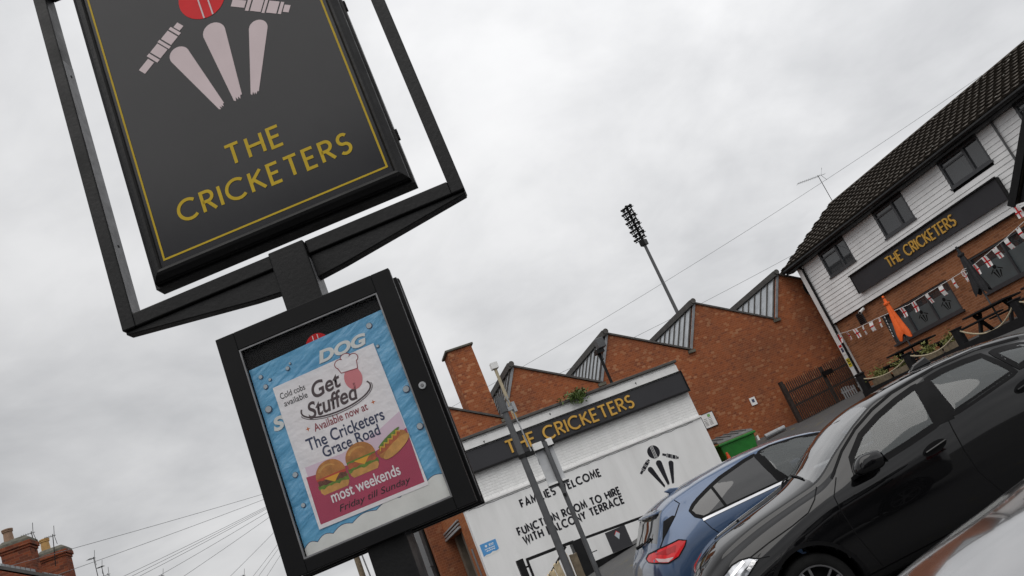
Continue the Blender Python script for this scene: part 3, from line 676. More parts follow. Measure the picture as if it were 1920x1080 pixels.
# brick street side of the outbuilding: frame rotated to 108 degrees (x runs back from the corner)
sidew = MB()
c18 = None
def sidebox(mb, a, b, o0, o1, z0, z1):        # a..b metres back from the corner, o outward from the wall face
    mb.box(W0-o1, W0-o0, a, b, z0, z1)
DS = 13.0
lo, hi = 1.55, 7.7; lz = WZ-1.98
for a, b, z0, z1 in ((.251, lo, -.3, WZ-.1), (hi, DS, -.3, WZ-.1), (lo, hi, lz, WZ-.1)):
    sidebox(sidew, a, b, -.25, -.0, z0, z1)
sidew.build('street_wall', 'brick_side', wb)
mb = MB(); sidebox(mb, lo-.15, hi+.15, .002, .07, lz, lz+.06); sidebox(mb, lo-.15, hi+.15, .002, .05, lz+.11, lz+.15); sidebox(mb, lo-.15, hi+.15, .002, .06, lz+.20, lz+.24); mb.build('lintel', 'grey_metal', wb)
mb = MB()
for a in (2.6, 4.2, 5.9): sidebox(mb, a, a+.42, -.55, -.18, -.3, lz)
mb.build('bay_column', colmat('brown_column', (.12, .095, .07), .8, var=.2), wb)
mb = MB(); sidebox(mb, lo, hi, -1.2, -1.1, -.3, lz+.3); mb.build('bay_door', 'rust', wb)
mb = MB(); sidebox(mb, .85, 1.12, -.05, .006, -.2, WZ-2.62); sidebox(mb, 7.95, 8.6, -.05, .006, -.2, WZ-2.5); mb.build('slit_window', 'win_dark', wb)
mb = MB().tube([(W0-.09, 9.4, -.3), (W0-.09, 9.4, WZ-.2)], .055, 8); mb.build('downpipe', 'black', wb)
mb = MB(); sidebox(mb, 9.7, 10.4, .003, .22, WZ-2.3, WZ-1.55); mb.build('meter_box', 'lamp_grey', wb)
mb = MB(); sidebox(mb, 10.6, 12.4, .0, .12, -.3, WZ-.3); mb.build('pilaster', 'lamp_grey', wb)
# weed on the parapet
pl = thing('wall_plant', 'bushy green weed growing out of the white parapet', 'plant', loc_of(WW, -3.08, -.06, WZ-.02), 18)
def leaf_cloud(mb, n, fn, size, seed):
    rr = random.Random(seed)
    for _ in range(n):
        p = Vector(fn(rr)); a = Vector((rr.gauss(0, 1), rr.gauss(0, 1), rr.gauss(0, .6))).normalized(); b = a.cross(Vector((rr.gauss(0, 1), rr.gauss(0, 1), rr.gauss(0, 1)))).normalized()
        s = size*rr.uniform(.6, 1.4); mb.add([p-a*s, p+b*s*.35, p+a*s, p-b*s*.35], [(0, 1, 2, 3)])
def pf(r):
    a = r.uniform(-1, 1); l_ = r.uniform(.05, 1); return (a*.36*l_-.05+(.0 if r.random() > .25 else -.32*l_), -.05-.14*r.random(), .30*l_*(1-abs(a)*.6)+r.uniform(-.05, .05)+(-.18*r.random() if r.random() > .6 else 0))
mb = MB(); leaf_cloud(mb, 480, pf, .055, 3); mb.build('foliage', ['leaf'], pl, fix=False)
mb = MB()
for _ in range(14):
    a = random.uniform(-.3, .2); mb.tube([(0, 0, 0), (a*.5, -.06, .14), (a, -.1, random.uniform(.16, .3))], .006, 5)
mb.build('stem', 'twig', pl)
mb = MB(); 
for x_, z_ in ((-5.02, -.14), (-4.1, -.12), (-1.4, -.15), (-6.1, -.2)): mb.flat([(x_, WZ+z_), (x_+.05, WZ+z_+.02), (x_+.035, WZ+z_-.06)], -.037)
mb.build('paint_flake', 'ink', wb, fix=False)

# ================================================================== FACTORY
FW = ((5.44306, 30.5184, 0), 18); FZ = 2.3482
fb = thing('factory', 'old red brick factory with a sawtooth roof and square chimney stack', 'factory', FW[0], 18)
RIDGE = [-10.45, -6.82, -3.19, .43, 4.13, 7.8]; TR = FZ+3.64; RZ = FZ+5.22; LD = .93
poly = [(RIDGE[0]-LD, 0.0-.3), (RIDGE[-1]+2.7, -.3), (RIDGE[-1]+2.7, TR)]
for r in RIDGE[::-1]: poly += [(r, RZ), (r-LD, TR)]
MB().prism(poly, 0, .35).build('gable_wall', 'brick_old', fb)
FD = 16
for r in RIDGE:
    nx_ = r+3.65-LD if r != RIDGE[-1] else r+2.7
    t_ = .07
    MB().add([(r-.05, -.06, RZ+.03), (nx_, -.06, TR+.02), (nx_, FD, TR+.02), (r-.05, FD, RZ+.03), (r-.05, -.06, RZ+.03+t_), (nx_, -.06, TR+.02+t_), (nx_, FD, TR+.02+t_), (r-.05, FD, RZ+.03+t_)],
             [(0,3,2,1),(4,5,6,7),(0,1,5,4),(1,2,6,5),(2,3,7,6),(3,0,4,7)]).build('roof_slope', 'slate', fb)
    MB().tube([(r-.03, -.16, RZ+.08), (r-.03, FD, RZ+.08)], .10, 10).build('ridge_cap', 'slate', fb, smooth=False)
    # north light: steep strip of pale sheets with dark bars
    def nl(y, f, o): return (r-LD*(1-f)-o*.87, y, TR+(RZ-TR)*f+o*.49)
    p = MB(); p.add([nl(.10, .04, .03), nl(FD, .04, .03), nl(FD, .95, .03), nl(.10, .95, .03)], [(0, 1, 2, 3)]); g_ = p.build('north_light', 'zinc', fb, fix=False)
    q_ = MB(); y_ = .12
    while y_ < FD: q_.beam(nl(y_, .03, .05), nl(y_, .96, .05), .05, .05); y_ += .55
    q_.build('glazing_bar', 'slate', g_)
    q_ = MB(); q_.beam(nl(-.12, 1.0, .10), nl(FD, 1.0, .10), .14, .20); q_.build('barge_board', 'slate', g_)
    q_ = MB(); q_.box(r-LD-.12, r-LD+.16, -.08, FD, TR-.08, TR+.02); q_.build('valley_gutter', 'moss_stone', fb)
    e_ = MB(); e_.beam((r, -.03, RZ-.03), (r-LD*.95, -.03, TR+.06), .03, .09); e_.build('edge_flashing', 'lead', fb)
# chimney stack
ck = MB(); ch0, ch1 = -8.58, -7.66
ck.add([(ch0, .75, 2), (ch1, .75, 2), (ch1, 1.75, 2), (ch0, 1.75, 2), (ch0+.02, .77, FZ+6.62), (ch1-.02, .77, FZ+6.62), (ch1-.02, 1.72, FZ+6.62), (ch0+.02, 1.72, FZ+6.62)], [(4,5,6,7),(0,1,5,4),(1,2,6,5),(2,3,7,6),(3,0,4,7)])
cko = ck.build('chimney_stack', 'brick_old', fb)
mb = MB().box(ch0-.06, ch1+.06, .70, 1.8, FZ+6.621, FZ+6.70); mb.build('chimney_cap', 'moss_stone', cko, bevel=.02)
# black pole with a floodlight in front of the ridge
lp = thing('floodlight_pole', 'thin black pole with a small floodlight on the outbuilding roof', 'floodlight', loc_of(WW, -1.78, .6, WZ-.4), 18)
MB().tube([(0, 0, 0), (0, 0, 1.55)], .045, 8).build('pole', 'black', lp)
MB().box(-.11, .13, -.2, .06, 1.50, 1.62).build('bracket', 'black', lp)
MB().box(-.02, .22, -.28, -.02, 1.62, 1.92).build('lamp_head', 'lamp_grey', lp, bevel=.02)
MB().tube([(.02, -.1, 1.3), (.02, -.02, 1.52)], .03, 6).build('cable', 'black', lp)
vp = thing('vent_pipe', 'cream vent pipe with a square cap rising above the white parapet', 'vent pipe', loc_of(WW, -4.93, .35, WZ-.4), 18)
MB().tube([(0, 0, 0), (0, 0, 2.05)], .045, 10).build('pipe', colmat('cream_pipe', (.40, .34, .23), .6, var=.2), vp)
MB().box(-.10, .10, -.10, .10, 2.05, 2.24).build('cap', 'offwhite', vp, bevel=.01)
MB().tube([(0, 0, 1.08), (0, 0, 1.13)], .055, 10).build('collar', 'timber_dark', vp)
MB().tube([(.012, -.05, .4), (.012, -.05, .70)], .05, 10).build('lower_sleeve', colmat('ochre_pipe', (.36, .20, .05), .7, var=.2), vp)
# notices on the factory wall
nb = thing('parking_board', 'white parking terms board with a green mark on the brick wall', 'notice', loc_of(FW, -1.03, -.02, FZ+1.17), 18)
MB().box(-.24, .24, -.02, 0, -.25, .25).build('board', 'white', nb); 
rframe(MB(), -.25, .25, -.26, .26, .018, -.026, .0).build('frame', 'ink', nb)
mb = MB()
for z_ in (.06, .0, -.05, -.09, -.13, -.17):
    for x_ in (-.2, -.02): mb.flat([(x_, z_), (x_+random.uniform(.1, .16), z_), (x_+.15, z_+.014), (x_, z_+.014)], -.0215)
mb.build('print', 'lamp_grey', nb, fix=False)
MB().flat([(.0, .1), (.11, .1), (.11, .2), (.0, .2)], -.0215).build('green_mark', colmat('mark_green', (.18, .40, .12), .5), nb, fix=False)
nb = thing('wall_notice', 'small white notice with a dark square, alone on the brick wall', 'notice', loc_of(FW, .84, -.02, FZ+1.21), 18)
MB().box(-.115, .115, -.015, 0, -.14, .14).build('board', 'white', nb); MB().flat([(-.05, -.04), (.05, -.04), (.05, .07), (-.05, .07)], -.017).build('dark_square', 'ink_navy', nb, fix=False)
# stains and a ghost gap in the brick
sdz = thing('satellite_dish', 'black satellite dish on the factory wall beside the pub corner', 'satellite dish', loc_of(FW, 5.05, -.05, FZ+4.25), 18)
MB().lathe([(.02, .0), (.30, -.02), (.42, -.09), (.44, -.10), (.42, -.105), (.28, -.04), (.02, -.02)], (0, -.25, 0), 28, 'y').build('dish', 'black_matt', sdz, smooth=True)
MB().tube([(0, -.25, 0), (0, 0, -.1)], .025, 6).build('bracket', 'black', sdz)

# ------------------------------------------------------------------ palisade gate
pg = thing('palisade_gate', 'rusty brown steel palisade gates between brick wall and pub', 'gate', loc_of(FW, 1.87, -.55, 0), 18)
def gz(x): return FZ-.30+.062*x
GW = 3.55
for a, b in ((.06, 1.66), (1.74, 3.3)):
    mb = MB()
    for zz in (.18, .80, 1.30): mb.beam((a, .03, gz(a)+zz), (b, .03, gz(b)+zz), .05, .07)
    for x_ in (a, b): mb.box(x_-.03, x_+.03, .0, .06, gz(x_)+.05, gz(x_)+1.62)
    lf = mb.build('leaf_frame', 'rust', pg)
    mb = MB(); x_ = a+.09
    while x_ < b-.05:
        mb.add([(x_-.017, -.02, gz(x_)+.05), (x_+.017, -.02, gz(x_)+.05), (x_+.017, -.02, gz(x_)+1.58), (x_, -.02, gz(x_)+1.68), (x_-.017, -.02, gz(x_)+1.58), (x_-.017, .0, gz(x_)+.05), (x_+.017, .0, gz(x_)+.05), (x_+.017, .0, gz(x_)+1.58), (x_, .0, gz(x_)+1.68), (x_-.017, .0, gz(x_)+1.58)],
               [(0,1,2,3,4), (9,8,7,6,5), (0,5,6,1), (1,6,7,2), (2,7,8,3), (3,8,9,4), (4,9,5,0)]); x_ += .085
    mb.build('pale', 'rust', lf)
MB().box(-.09, .03, -.04, .10, gz(0)-.2, gz(0)+1.74).build('gate_post', 'rust', pg); MB().box(3.33, 3.44, -.04, .10, gz(3.4)-.2, gz(3.4)+1.7).build('gate_post', 'rust', pg)
mb = MB().box(1.62, 2.05, -.06, .0, gz(1.8)+1.25, gz(1.8)+1.42); mb.build('lock_box', 'black', pg)
bar = thing('crowd_barrier', 'pale galvanised palisade panels leaning inside the brown gates', 'barrier', loc_of(FW, 3.75, -.75, gz(1.9)), 18)
mb = MB()
for x0_ in (.0, .72):
    for i in range(6): mb.box(x0_+i*.10, x0_+i*.10+.05, 0, .02, .04, .62+.03*math.sin(i))
    mb.box(x0_-.02, x0_+.58, .02, .05, .15, .2); mb.box(x0_-.02, x0_+.58, .02, .05, .45, .5)
mb.build('panel', 'grey_metal', bar)

# ================================================================== PUB
PB = ((10.1482, 31.40086, 0), -67); PZ = 7.37866
pu = thing('pub_building', 'pub with white weatherboarding over brown brick and a brown tiled roof', 'pub', PB[0], -67)
PL = 15.0; BZ = PZ-2.40; G0 = 2.0
UW = [(1.29, 2.76, PZ-.97, PZ-.02), (4.36, 5.80, PZ-.97, PZ-.02), (7.43, 9.00, PZ-.89, PZ+.0), (10.33, 11.8, PZ-.89, PZ+.0)]
GWN = [(2.37, 5.47, PZ-4.04, PZ-3.02), (6.50, 10.2, PZ-3.95, PZ-2.84)]
wall(MB(), .26, PL, G0, BZ, .0, .3, [(a, b, c, d) for a, b, c, d in GWN]).build('brick_wall', 'brick_pub', pu)
# weatherboards: real overlapping boards
mb = MB(); nb_ = 16; bh = (PZ+.05-BZ)/nb_
for i in range(nb_):
    z0, z1 = BZ+i*bh, BZ+(i+1)*bh
    cuts = [(.24, PL)]
    for a, b, c, d in UW:
        if z1 > c+.02 and z0 < d-.02:
            cuts = [s for x0, x1 in cuts for s in (((x0, a), (b, x1)) if x0 < a and x1 > b else ((x0, x1),))]
    for x0, x1 in cuts:
        mb.add([(x0, -.125, z0), (x1, -.125, z0), (x1, -.107, z1), (x0, -.107, z1), (x0, -.107, z0), (x1, -.107, z0)], [(0, 1, 2, 3), (0, 4, 5, 1)])
mb.build('weatherboarding', 'board', pu, fix=False)
wall(MB(), .24, PL, BZ+.002, PZ+.2, -.06, .3, UW).build('upper_wall', 'black_matt', pu)
MB().box(.24, PL, -.10, -.02, BZ-.03, BZ).build('board_drip', 'black', pu)
MB().box(-.02, .235, -.16, .4, G0, PZ+.02).build('corner_pilaster', 'render', pu)
MB().box(-.03, .25, -.18, .4, G0, 2.95).build('pilaster_base', 'lamp_grey', pu)
MB().box(-.02, .24, .4, 9, G0, PZ).build('end_wall', 'brick_pub', pu)
mb = MB().tube([(.30, -.19, G0+.4), (.30, -.19, PZ-.15), (.22, -.3, PZ+.02)], .045, 8); mb.build('downpipe', 'black', pu)
mb = MB().tube([(9.62, -.17, BZ), (9.62, -.17, PZ)], .03, 6); mb.build('wall_cable', 'lamp_grey', pu)
# upper windows
for i, (a, b, c, d) in enumerate(UW):
    f_ = MB(); rframe(f_, a, b, c, d-.03, .07, -.11, .03); sp_ = a+(b-a)*.60; f_.box(sp_-.04, sp_+.04, -.10, .02, c+.07, d-.10); f_.box(a+.07, sp_-.04, -.10, .02, d-.27, d-.22)
    fo = f_.build('window', 'win_dark', pu)
    MB().add([(a+.06, -.06, c+.06), (sp_, -.06, c+.06), (sp_, -.06, d-.06), (a+.06, -.06, d-.06)], [(0,1,2,3)]).build('pane', 'glass_win', fo, fix=False)
    MB().add([(sp_, -.05, c+.06), (b-.06, -.05, c+.06), (b-.06, -.05, d-.06), (sp_, -.05, d-.06)], [(0,1,2,3)]).build('pane', 'glass_win', fo, fix=False)
    k_ = MB(); k_.add([(a+.1, .10, c+.1), (a+(b-a)*.36, .14, c+.1), (a+(b-a)*.36, .14, d-.1), (a+.1, .10, d-.1)], [(0,1,2,3)]); k_.build('curtain', colmat('grey_blind', (.30, .31, .33), .8), fo, fix=False)
    MB().box(a-.03, b+.03, -.16, -.06, c-.05, c).build('sill', 'win_dark', fo)
MB().box(.3, PL-.2, .31, .36, G0, PZ+.1).build('room_back', 'interior', pu)
# bar windows with frosted lower panes and wicket emblems
for i, (a, b, c, d) in enumerate(GWN):
    f_ = MB(); rframe(f_, a, b, c, d, .06, .02, .12); np_ = 3; wd = (b-a)/np_
    for j in range(1, np_): f_.box(a+j*wd-.03, a+j*wd+.03, .02, .12, c+.06, d-.06)
    fo = f_.build('window', 'win_dark', pu)
    MB().box(a-.05, b+.05, -.08, .05, c-.07, c-.005).build('sill', 'win_dark', fo)
    fz = c+(d-c)*.68
    MB().add([(a+.05, .09, c+.05), (b-.05, .09, c+.05), (b-.05, .09, d-.05), (a+.05, .09, d-.05)], [(0,1,2,3)]).build('pane', 'glass_win', fo, fix=False)
    MB().add([(a+.06, .075, c+.06), (b-.06, .075, c+.06), (b-.06, .075, fz), (a+.06, .075, fz)], [(0,1,2,3)]).build('frosted_film', 'frost', fo, fix=False)
    for j in range(np_):
        if i == 0 and j == 0: continue
        cxm, czm, s_ = a+(j+.5)*wd, (c+fz)/2+.02, .60
        em = MB(); fmap = lambda p: (cxm+(p[0]-.01)*s_, czm+(p[1]-1.07)*s_)
        for e, r, tip, w_ in EMB_BATS: em.flat([fmap(p) for p in bat(e, r, tip, w_, False)], .072)
        for q_, w2 in EMB_BAILS: em.add([(fmap(p)[0], .072, fmap(p)[1]) for p in [(q_[0], q_[1]-.03), (w2[0], w2[1]-.03), (w2[0], w2[1]+.03), (q_[0], q_[1]+.03)]], [(0,1,2,3)])
        em.flat([fmap(p) for p in disc(*EMB_BALL, 16)], .072); em.build('wicket_emblem', 'black_matt', fo, fix=False)
# fascia sign
fs_ = thing('fascia_sign', 'charcoal fascia with gold letters on the white boarded pub front', 'sign', loc_of(PB, 0, 0, PZ), -67)
MB().box(2.28, 8.86, -.235, -.126, -2.02, -1.36).build('fascia_board', 'char', fs_)
mb = MB().box(2.25, 8.90, -.30, -.236, -1.36, -1.32); mb.box(2.25, 2.28, -.25, -.13, -2.02, -1.361); mb.box(8.861, 8.90, -.25, -.13, -2.02, -1.361); mb.build('trim', 'black', fs_)
text_mb('THE CRICKETERS', 4.02, 7.08, -1.868, -1.495, .046, -.270, .034, gap=.25, eps=.002).build('lettering', 'gold_letter', fs_)
# roof
ED, RD, RH = -.42, 3.25, 2.02
EZ = PZ+.10
MB().box(-.30, PL, ED+.02, -.13, PZ-.04, PZ+.0).build('soffit', 'black', pu)
mb = MB().tube([(-.34, ED-.05, EZ+.0), (PL, ED-.05, EZ+.0)], .075, 8); mb.build('gutter', 'black', pu)
MB().box(-.32, PL, ED-.005, ED+.019, PZ-.05, EZ+.02).build('eaves_board', 'black', pu)
rl = MB(); NC, L_ = 12, math.hypot(RD-ED, RH); sy, sz = (RD-ED)/L_, RH/L_; gz_ = L_/NC; X0r, X1r = -.42, PL; tw = .30
nx_ = int((X1r-X0r)/tw*4)
for i in range(NC):
    for (s0, h0), (s1, h1) in (((i*gz_, .085), ((i+1)*gz_+.05, .0)), ((i*gz_+.03, .0), (i*gz_, .085))):
        vs = []
        for k_ in range(nx_+1):
            x = X0r+k_*tw/4+(.5*tw if i % 2 else 0); ph = k_ % 4; bumpz = (.0, .0, .026, .022)[ph]
            for s_, h_ in ((s0, h0), (s1, h1)):
                hh = h_+bumpz*(1 if h_ > 0 or s_ != i*gz_ else .2)
                vs.append((min(x, X1r+.1), ED-.06+s_*sy-hh*sz, EZ+.06+s_*sz+hh*sy))
        rl.add(vs, [(2*k_, 2*k_+1, 2*k_+3, 2*k_+2) for k_ in range(nx_)])
rl.build('roof_tiles', 'tile', pu, fix=False)
rs = MB(); rs.prism([(ED, EZ-.03), (RD, EZ+RH-.03), (2*RD-ED, EZ-.03)], -.40, PL, 'yz'); rs.build('roof_deck', 'black_matt', pu)
mb = MB(); x_ = -.45
while x_ < PL: mb.tube([(x_, RD, EZ+RH+.02), (x_+.43, RD, EZ+RH+.02)], .13, 8); x_ += .45
mb.build('ridge_tile', 'tile', pu)
mb = MB().beam((-.43, ED-.12, EZ-.02), (-.43, RD, EZ+RH-.02), .04, .16); mb.build('verge', 'tile', pu)
mb = MB().prism([(ED+.1, EZ-.03), (RD, EZ+RH-.1), (2*RD-ED-.1, EZ-.03)], -.018, .0, 'yz'); mb.build('gable_end', 'brick_pub', pu)
# pale flecks of lichen on tiles
mb = MB()
for _ in range(70):
    x, s_ = random.uniform(.2, PL-1), random.uniform(.3, L_-.3); r = random.uniform(.02, .05)
    p = Vector((x, ED-.06+s_*sy-.115*sz, EZ+.06+s_*sz+.115*sy)); u = Vector((1, 0, 0)); v = Vector((0, sy, sz))
    mb.add([p+u*r*math.cos(q)+v*r*.6*math.sin(q) for q in [k_*1.047 for k_ in range(6)]], [(0,1,2,3,4,5)])
mb.build('lichen_spot', colmat('lichen_pale', (.35, .34, .30), .9), pu, fix=False)
# porch gable at the right
po_ = thing('porch', 'tiled gable porch with dark boards at the pub front', 'porch', loc_of(PB, 12.02, 0, PZ), -67)
mb = MB(); hw, rh, d0 = 2.05, 2.05, -1.5
for s_ in (-1, 1):
    mb.add([(s_*hw, d0-.2, -2.50), (0, d0-.2, -2.50+rh), (0, -.24, -2.50+rh), (s_*hw, -.24, -2.50), (s_*hw, d0-.2, -2.40), (0, d0-.2, -2.40+rh), (0, -.24, -2.40+rh), (s_*hw, -.24, -2.40)], [(0,1,2,3),(4,7,6,5),(0,4,5,1),(3,2,6,7),(0,3,7,4)])
mb.build('roof', 'tile', po_)
mb = MB()
for s_ in (-1, 1): mb.beam((s_*(hw+.02), d0-.23, -2.51), (0, d0-.23, -2.51+rh), .05, .20)
mb.build('barge_board', 'black', po_)
MB().prism([(-hw+.1, -2.52), (hw-.1, -2.52), (0, -2.62+rh)], d0-.05, -.24).build('gable_front', 'char', po_)
for x_ in (-1.7, 1.7): MB().box(x_-.08, x_+.08, d0, d0+.16, -5.0, -2.525).build('porch_post', 'deck', po_)
# wall bits
vt = thing('wall_vent', 'dark louvred vent on the pub brick under the boards', 'vent', loc_of(PB, 1.53, -.001, PZ-2.72), -67)
MB().box(-.16, .16, -.03, 0, -.2, .2).build('frame', 'win_dark', vt); mb = MB()
for i in range(6): mb.box(-.13, .13, -.045, -.031, -.17+i*.06, -.135+i*.06)
mb.build('louvre', 'black', vt)
cc = thing('security_camera', 'white bullet camera under the boarding near the pub corner', 'camera', loc_of(PB, 1.93, -.02, PZ-2.52), -67)
MB().tube([(0, 0, .08), (0, -.12, .03)], .025, 8).build('bracket', 'white', cc); MB().tube([(-.02, -.06, .02), (.05, -.34, -.07)], .055, 12).build('body', 'white', cc); MB().tube([(.05, -.335, -.069), (.054, -.35, -.074)], .042, 12).build('lens', 'black_matt', cc)
n1_ = thing('wall_notice', 'white and red notice on the white corner strip', 'notice', loc_of(PB, .10, -.161, PZ-3.35), -67)
MB().box(-.085, .085, -.008, 0, -.20, .20).build('sheet', 'white', n1_); MB().flat([(-.075, .09), (.075, .09), (.075, .185), (-.075, .185)], -.009).build('red_heading', 'redv', n1_, fix=False); MB().flat([(-.05, -.10), (.06, -.10), (.06, .06), (-.05, .06)], -.009).build('dark_square', 'ink_navy', n1_, fix=False)
n2_ = thing('warning_sticker', 'yellow warning sticker on the white corner strip', 'sticker', loc_of(PB, .10, -.161, PZ-3.86), -67)
MB().box(-.09, .09, -.006, 0, -.16, .16).build('sheet', colmat('warn_yellow', (.60, .48, .03), .5), n2_); mb = MB()
for z_ in (.08, .02, -.08): mb.flat([(-.06, z_), (.06, z_), (.06, z_+.035), (-.06, z_+.035)], -.0075)
mb.build('print', 'ink', n2_, fix=False)
# bunting
bu = thing('bunting', 'string of white flags with red crosses across the pub brickwork', 'bunting', loc_of(PB, 0, 0, PZ), -67)
pts = [(.12, -.20, -2.78), (1.4, -.28, -2.98), (2.57, -.35, -3.04), (4.0, -.3, -3.16), (5.55, -.2, -3.12), (6.9, -.3, -3.10), (8.2, -.45, -2.96), (9.6, -.6, -2.75)]
def lerp_path(pts, s):
    n = len(pts)-1; i = min(int(s*n), n-1); f_ = s*n-i; return Vector(pts[i])*(1-f_)+Vector(pts[i+1])*f_
MB().tube(pts, .008, 5).build('string', 'white', bu)
NF = 19
for i in range(NF):
    p = lerp_path(pts, (i+.5)/NF); tw_ = random.uniform(-.7, .7); a = .085; c_, s_ = math.cos(tw_), math.sin(tw_); sk = random.uniform(-.06, .06)
    def Q(u, v, o=0): return (p.x+u*c_-o*s_+sk*v/.34, p.y+u*s_*.6-o*c_-.02*math.sin(v*14+i), p.z+v)
    f_ = MB(); rows = [0, -.08, -.16, -.24, -.33]
    vs = [Q(u, v) for v in rows for u in (-a, 0, a)]
    fo = f_.add(vs, [(3*r_+k_, 3*r_+k_+1, 3*r_+k_+4, 3*r_+k_+3) for r_ in range(4) for k_ in range(2)]).build('flag', 'white', bu, smooth=True, fix=False)
    x_ = MB()
    for sg in (-1, 1):
        x_.add([Q(-.018, 0, .004*sg), Q(.018, 0, .004*sg), Q(.018, -.33, .004*sg), Q(-.018, -.33, .004*sg)], [(0,1,2,3)])
        x_.add([Q(-a, -.145, .005*sg), Q(a, -.145, .005*sg), Q(a, -.185, .005*sg), Q(-a, -.185, .005*sg)], [(0,1,2,3)])
    x_.build('red_cross', 'redv', fo, fix=False)
pf_ = thing('bunting', 'string of crossed flags under the porch eaves', 'bunting', loc_of(PB, 0, 0, PZ), -67)
MB().tube([(9.9, -1.6, -2.55), (10.6, -1.75, -2.66), (11.9, -1.75, -2.7)], .008, 5).build('string', 'white', pf_)
for i in range(5):
    x0_ = 10.05+i*.42; z0_ = -2.57-.03*i
    fo = MB().add([(x0_-.1, -1.72-.02*i, z0_), (x0_+.1, -1.75, z0_), (x0_+.1, -1.70, z0_-.32), (x0_-.1, -1.74, z0_-.30)], [(0,1,2,3)]).build('flag', 'white', pf_, fix=False)
    x_ = MB(); x_.add([(x0_-.02, -1.765, z0_), (x0_+.02, -1.765, z0_), (x0_+.02, -1.745, z0_-.31), (x0_-.02, -1.745, z0_-.31)], [(0,1,2,3)]); x_.add([(x0_-.1, -1.76, z0_-.14), (x0_+.1, -1.77, z0_-.14), (x0_+.1, -1.76, z0_-.18), (x0_-.1, -1.755, z0_-.18)], [(0,1,2,3)]); x_.build('red_cross', 'redv', fo, fix=False)
# folded parasols
def parasol(label, x, tipz, botz, base, cloth, print_mat, rr, yaw):
    u = thing('folded_parasol', label, 'parasol', loc_of(PB, x, -1.6, PZ), -67)
    MB().tube([(0, 0, base), (0, 0, tipz+.06)], .024, 8).build('pole', 'lamp_grey', u)
    MB().lathe([(.0, 0), (.045, .03), (.03, .09), (.0, .1)], (0, 0, tipz), 10).build('finial', cloth, u, smooth=True)
    h = tipz-botz; m_ = MB(); n = 48; rows = 18; vs = []
    for i in range(rows+1):
        s_ = i/rows; z = tipz-h*s_; r0 = rr*(.20+.80*min(1, s_*1.12)**1.15); 
        if .07 < s_ < .16: r0 *= .9
        for k_ in range(n):
            a = 2*math.pi*k_/n; lob = (.92-.42*s_)+(.08+.42*s_)*abs(math.cos(a*2+yaw))**.7 if s_ > .1 else .9
            lob = lob*(1-.1*math.sin(a*6+s_*5)*s_); zz = z-(.12*math.cos(a*4+yaw*2)*max(0, s_-.55)*1.6)
            vs.append((r0*lob*math.cos(a), r0*lob*.75*math.sin(a), zz))
    m_.add(vs, [(i*n+k_, i*n+(k_+1) % n, (i+1)*n+(k_+1) % n, (i+1)*n+k_) for i in range(rows) for k_ in range(n)])
    cv_ = m_.build('canopy', cloth, u, smooth=True)
    MB().lathe([(rr*.36, tipz-h*.10), (rr*.40, tipz-h*.13), (rr*.36, tipz-h*.16)], (0, 0, 0), 16).build('tie_band', cloth, cv_)
    return u, cv_
u1, c1 = parasol('bright orange folded parasol in front of the small bar window', 4.52, -2.80, -4.10, -5.0, 'orange', 'white', .25, .4)
mb = MB()
for i in range(7):
    z = -3.30-i*.10; mb.add([(-.17-.012*i+.02*(i % 2), -.20, z), (-.12-.012*i, -.215, z), (-.11-.012*i, -.215, z-.06), (-.16-.012*i, -.20, z-.07)], [(0,1,2,3)])
mb.build('white_print', 'white', c1, fix=False)
u2, c2 = parasol('black folded parasol with white script beside the wide bar window', 7.78, -2.70, -3.98, -5.0, 'blackcloth', 'white', .24, 1.1)
mb = MB(); ribbon(mb, arc(-.05, -3.38, .06, .075, 60, 300, 14), .016, -.215, 0); ribbon(mb, arc(.03, -3.36, .04, .06, 20, 330, 14), .014, -.217, 0); ribbon(mb, [(-.11, -3.3), (.0, -3.26), (.12, -3.28)], .012, -.219, 0); mb.build('white_script', 'white', c2, fix=False)
# deck, rope posts, tables
dk = thing('timber_deck', 'raised black stained timber deck along the pub front', 'deck', loc_of(PB, 0, 0, PZ), -67)
MB().box(3.42, 14, -3.12, -3.04, -5.75, -5.09).build('deck_fascia', 'deck', dk)
mb = MB()
for i in range(20): mb.box(3.42-.10*i, 14, -3.03+i*.15, -2.895+i*.15, -5.14, -5.10)
mb.build('deck_board', 'deck', dk)
ropeposts = [3.53, 5.66, 7.62, 9.62, 11.6]
labs = ['rope post at the foot of the white corner strip', 'rope post between orange and black parasols', 'rope post in front of the black parasol', 'rope post under the wide bar window', 'rope post at the porch end of the deck']
for i, x_ in enumerate(ropeposts):
    z_ = -4.70
    rp = tag(MB().box(-.10, .10, -.10, .10, 0, .42 if i else .56).box(-.12, .12, -.12, .12, (.42 if i else .50), (.46 if i else .54)).build('rope_post', 'deck', None, loc_of(PB, x_, -3.0, PZ-5.10), -67, bevel=.012), 'square black timber '+labs[i], 'post', 'rope posts along the pub deck')
rlabs = ['rope swag below the orange parasol', 'rope swag left of the black parasol', 'deep rope swag below the wide bar window', 'rope swag towards the porch']
for i in range(4):
    a, b = ropeposts[i]+.1, ropeposts[i+1]-.1; sg = (.16, .20, .34, .25)[i]
    tag(MB().tube([(a+(b-a)*k_/12, -3.0, PZ-4.76-sg*4*(k_/12)*(1-k_/12)) for k_ in range(13)], .022, 6).build('rope', 'rope', None, loc_of(PB, 0, 0, 0), -67), 'pale '+rlabs[i], 'rope', 'rope swags along the pub deck')
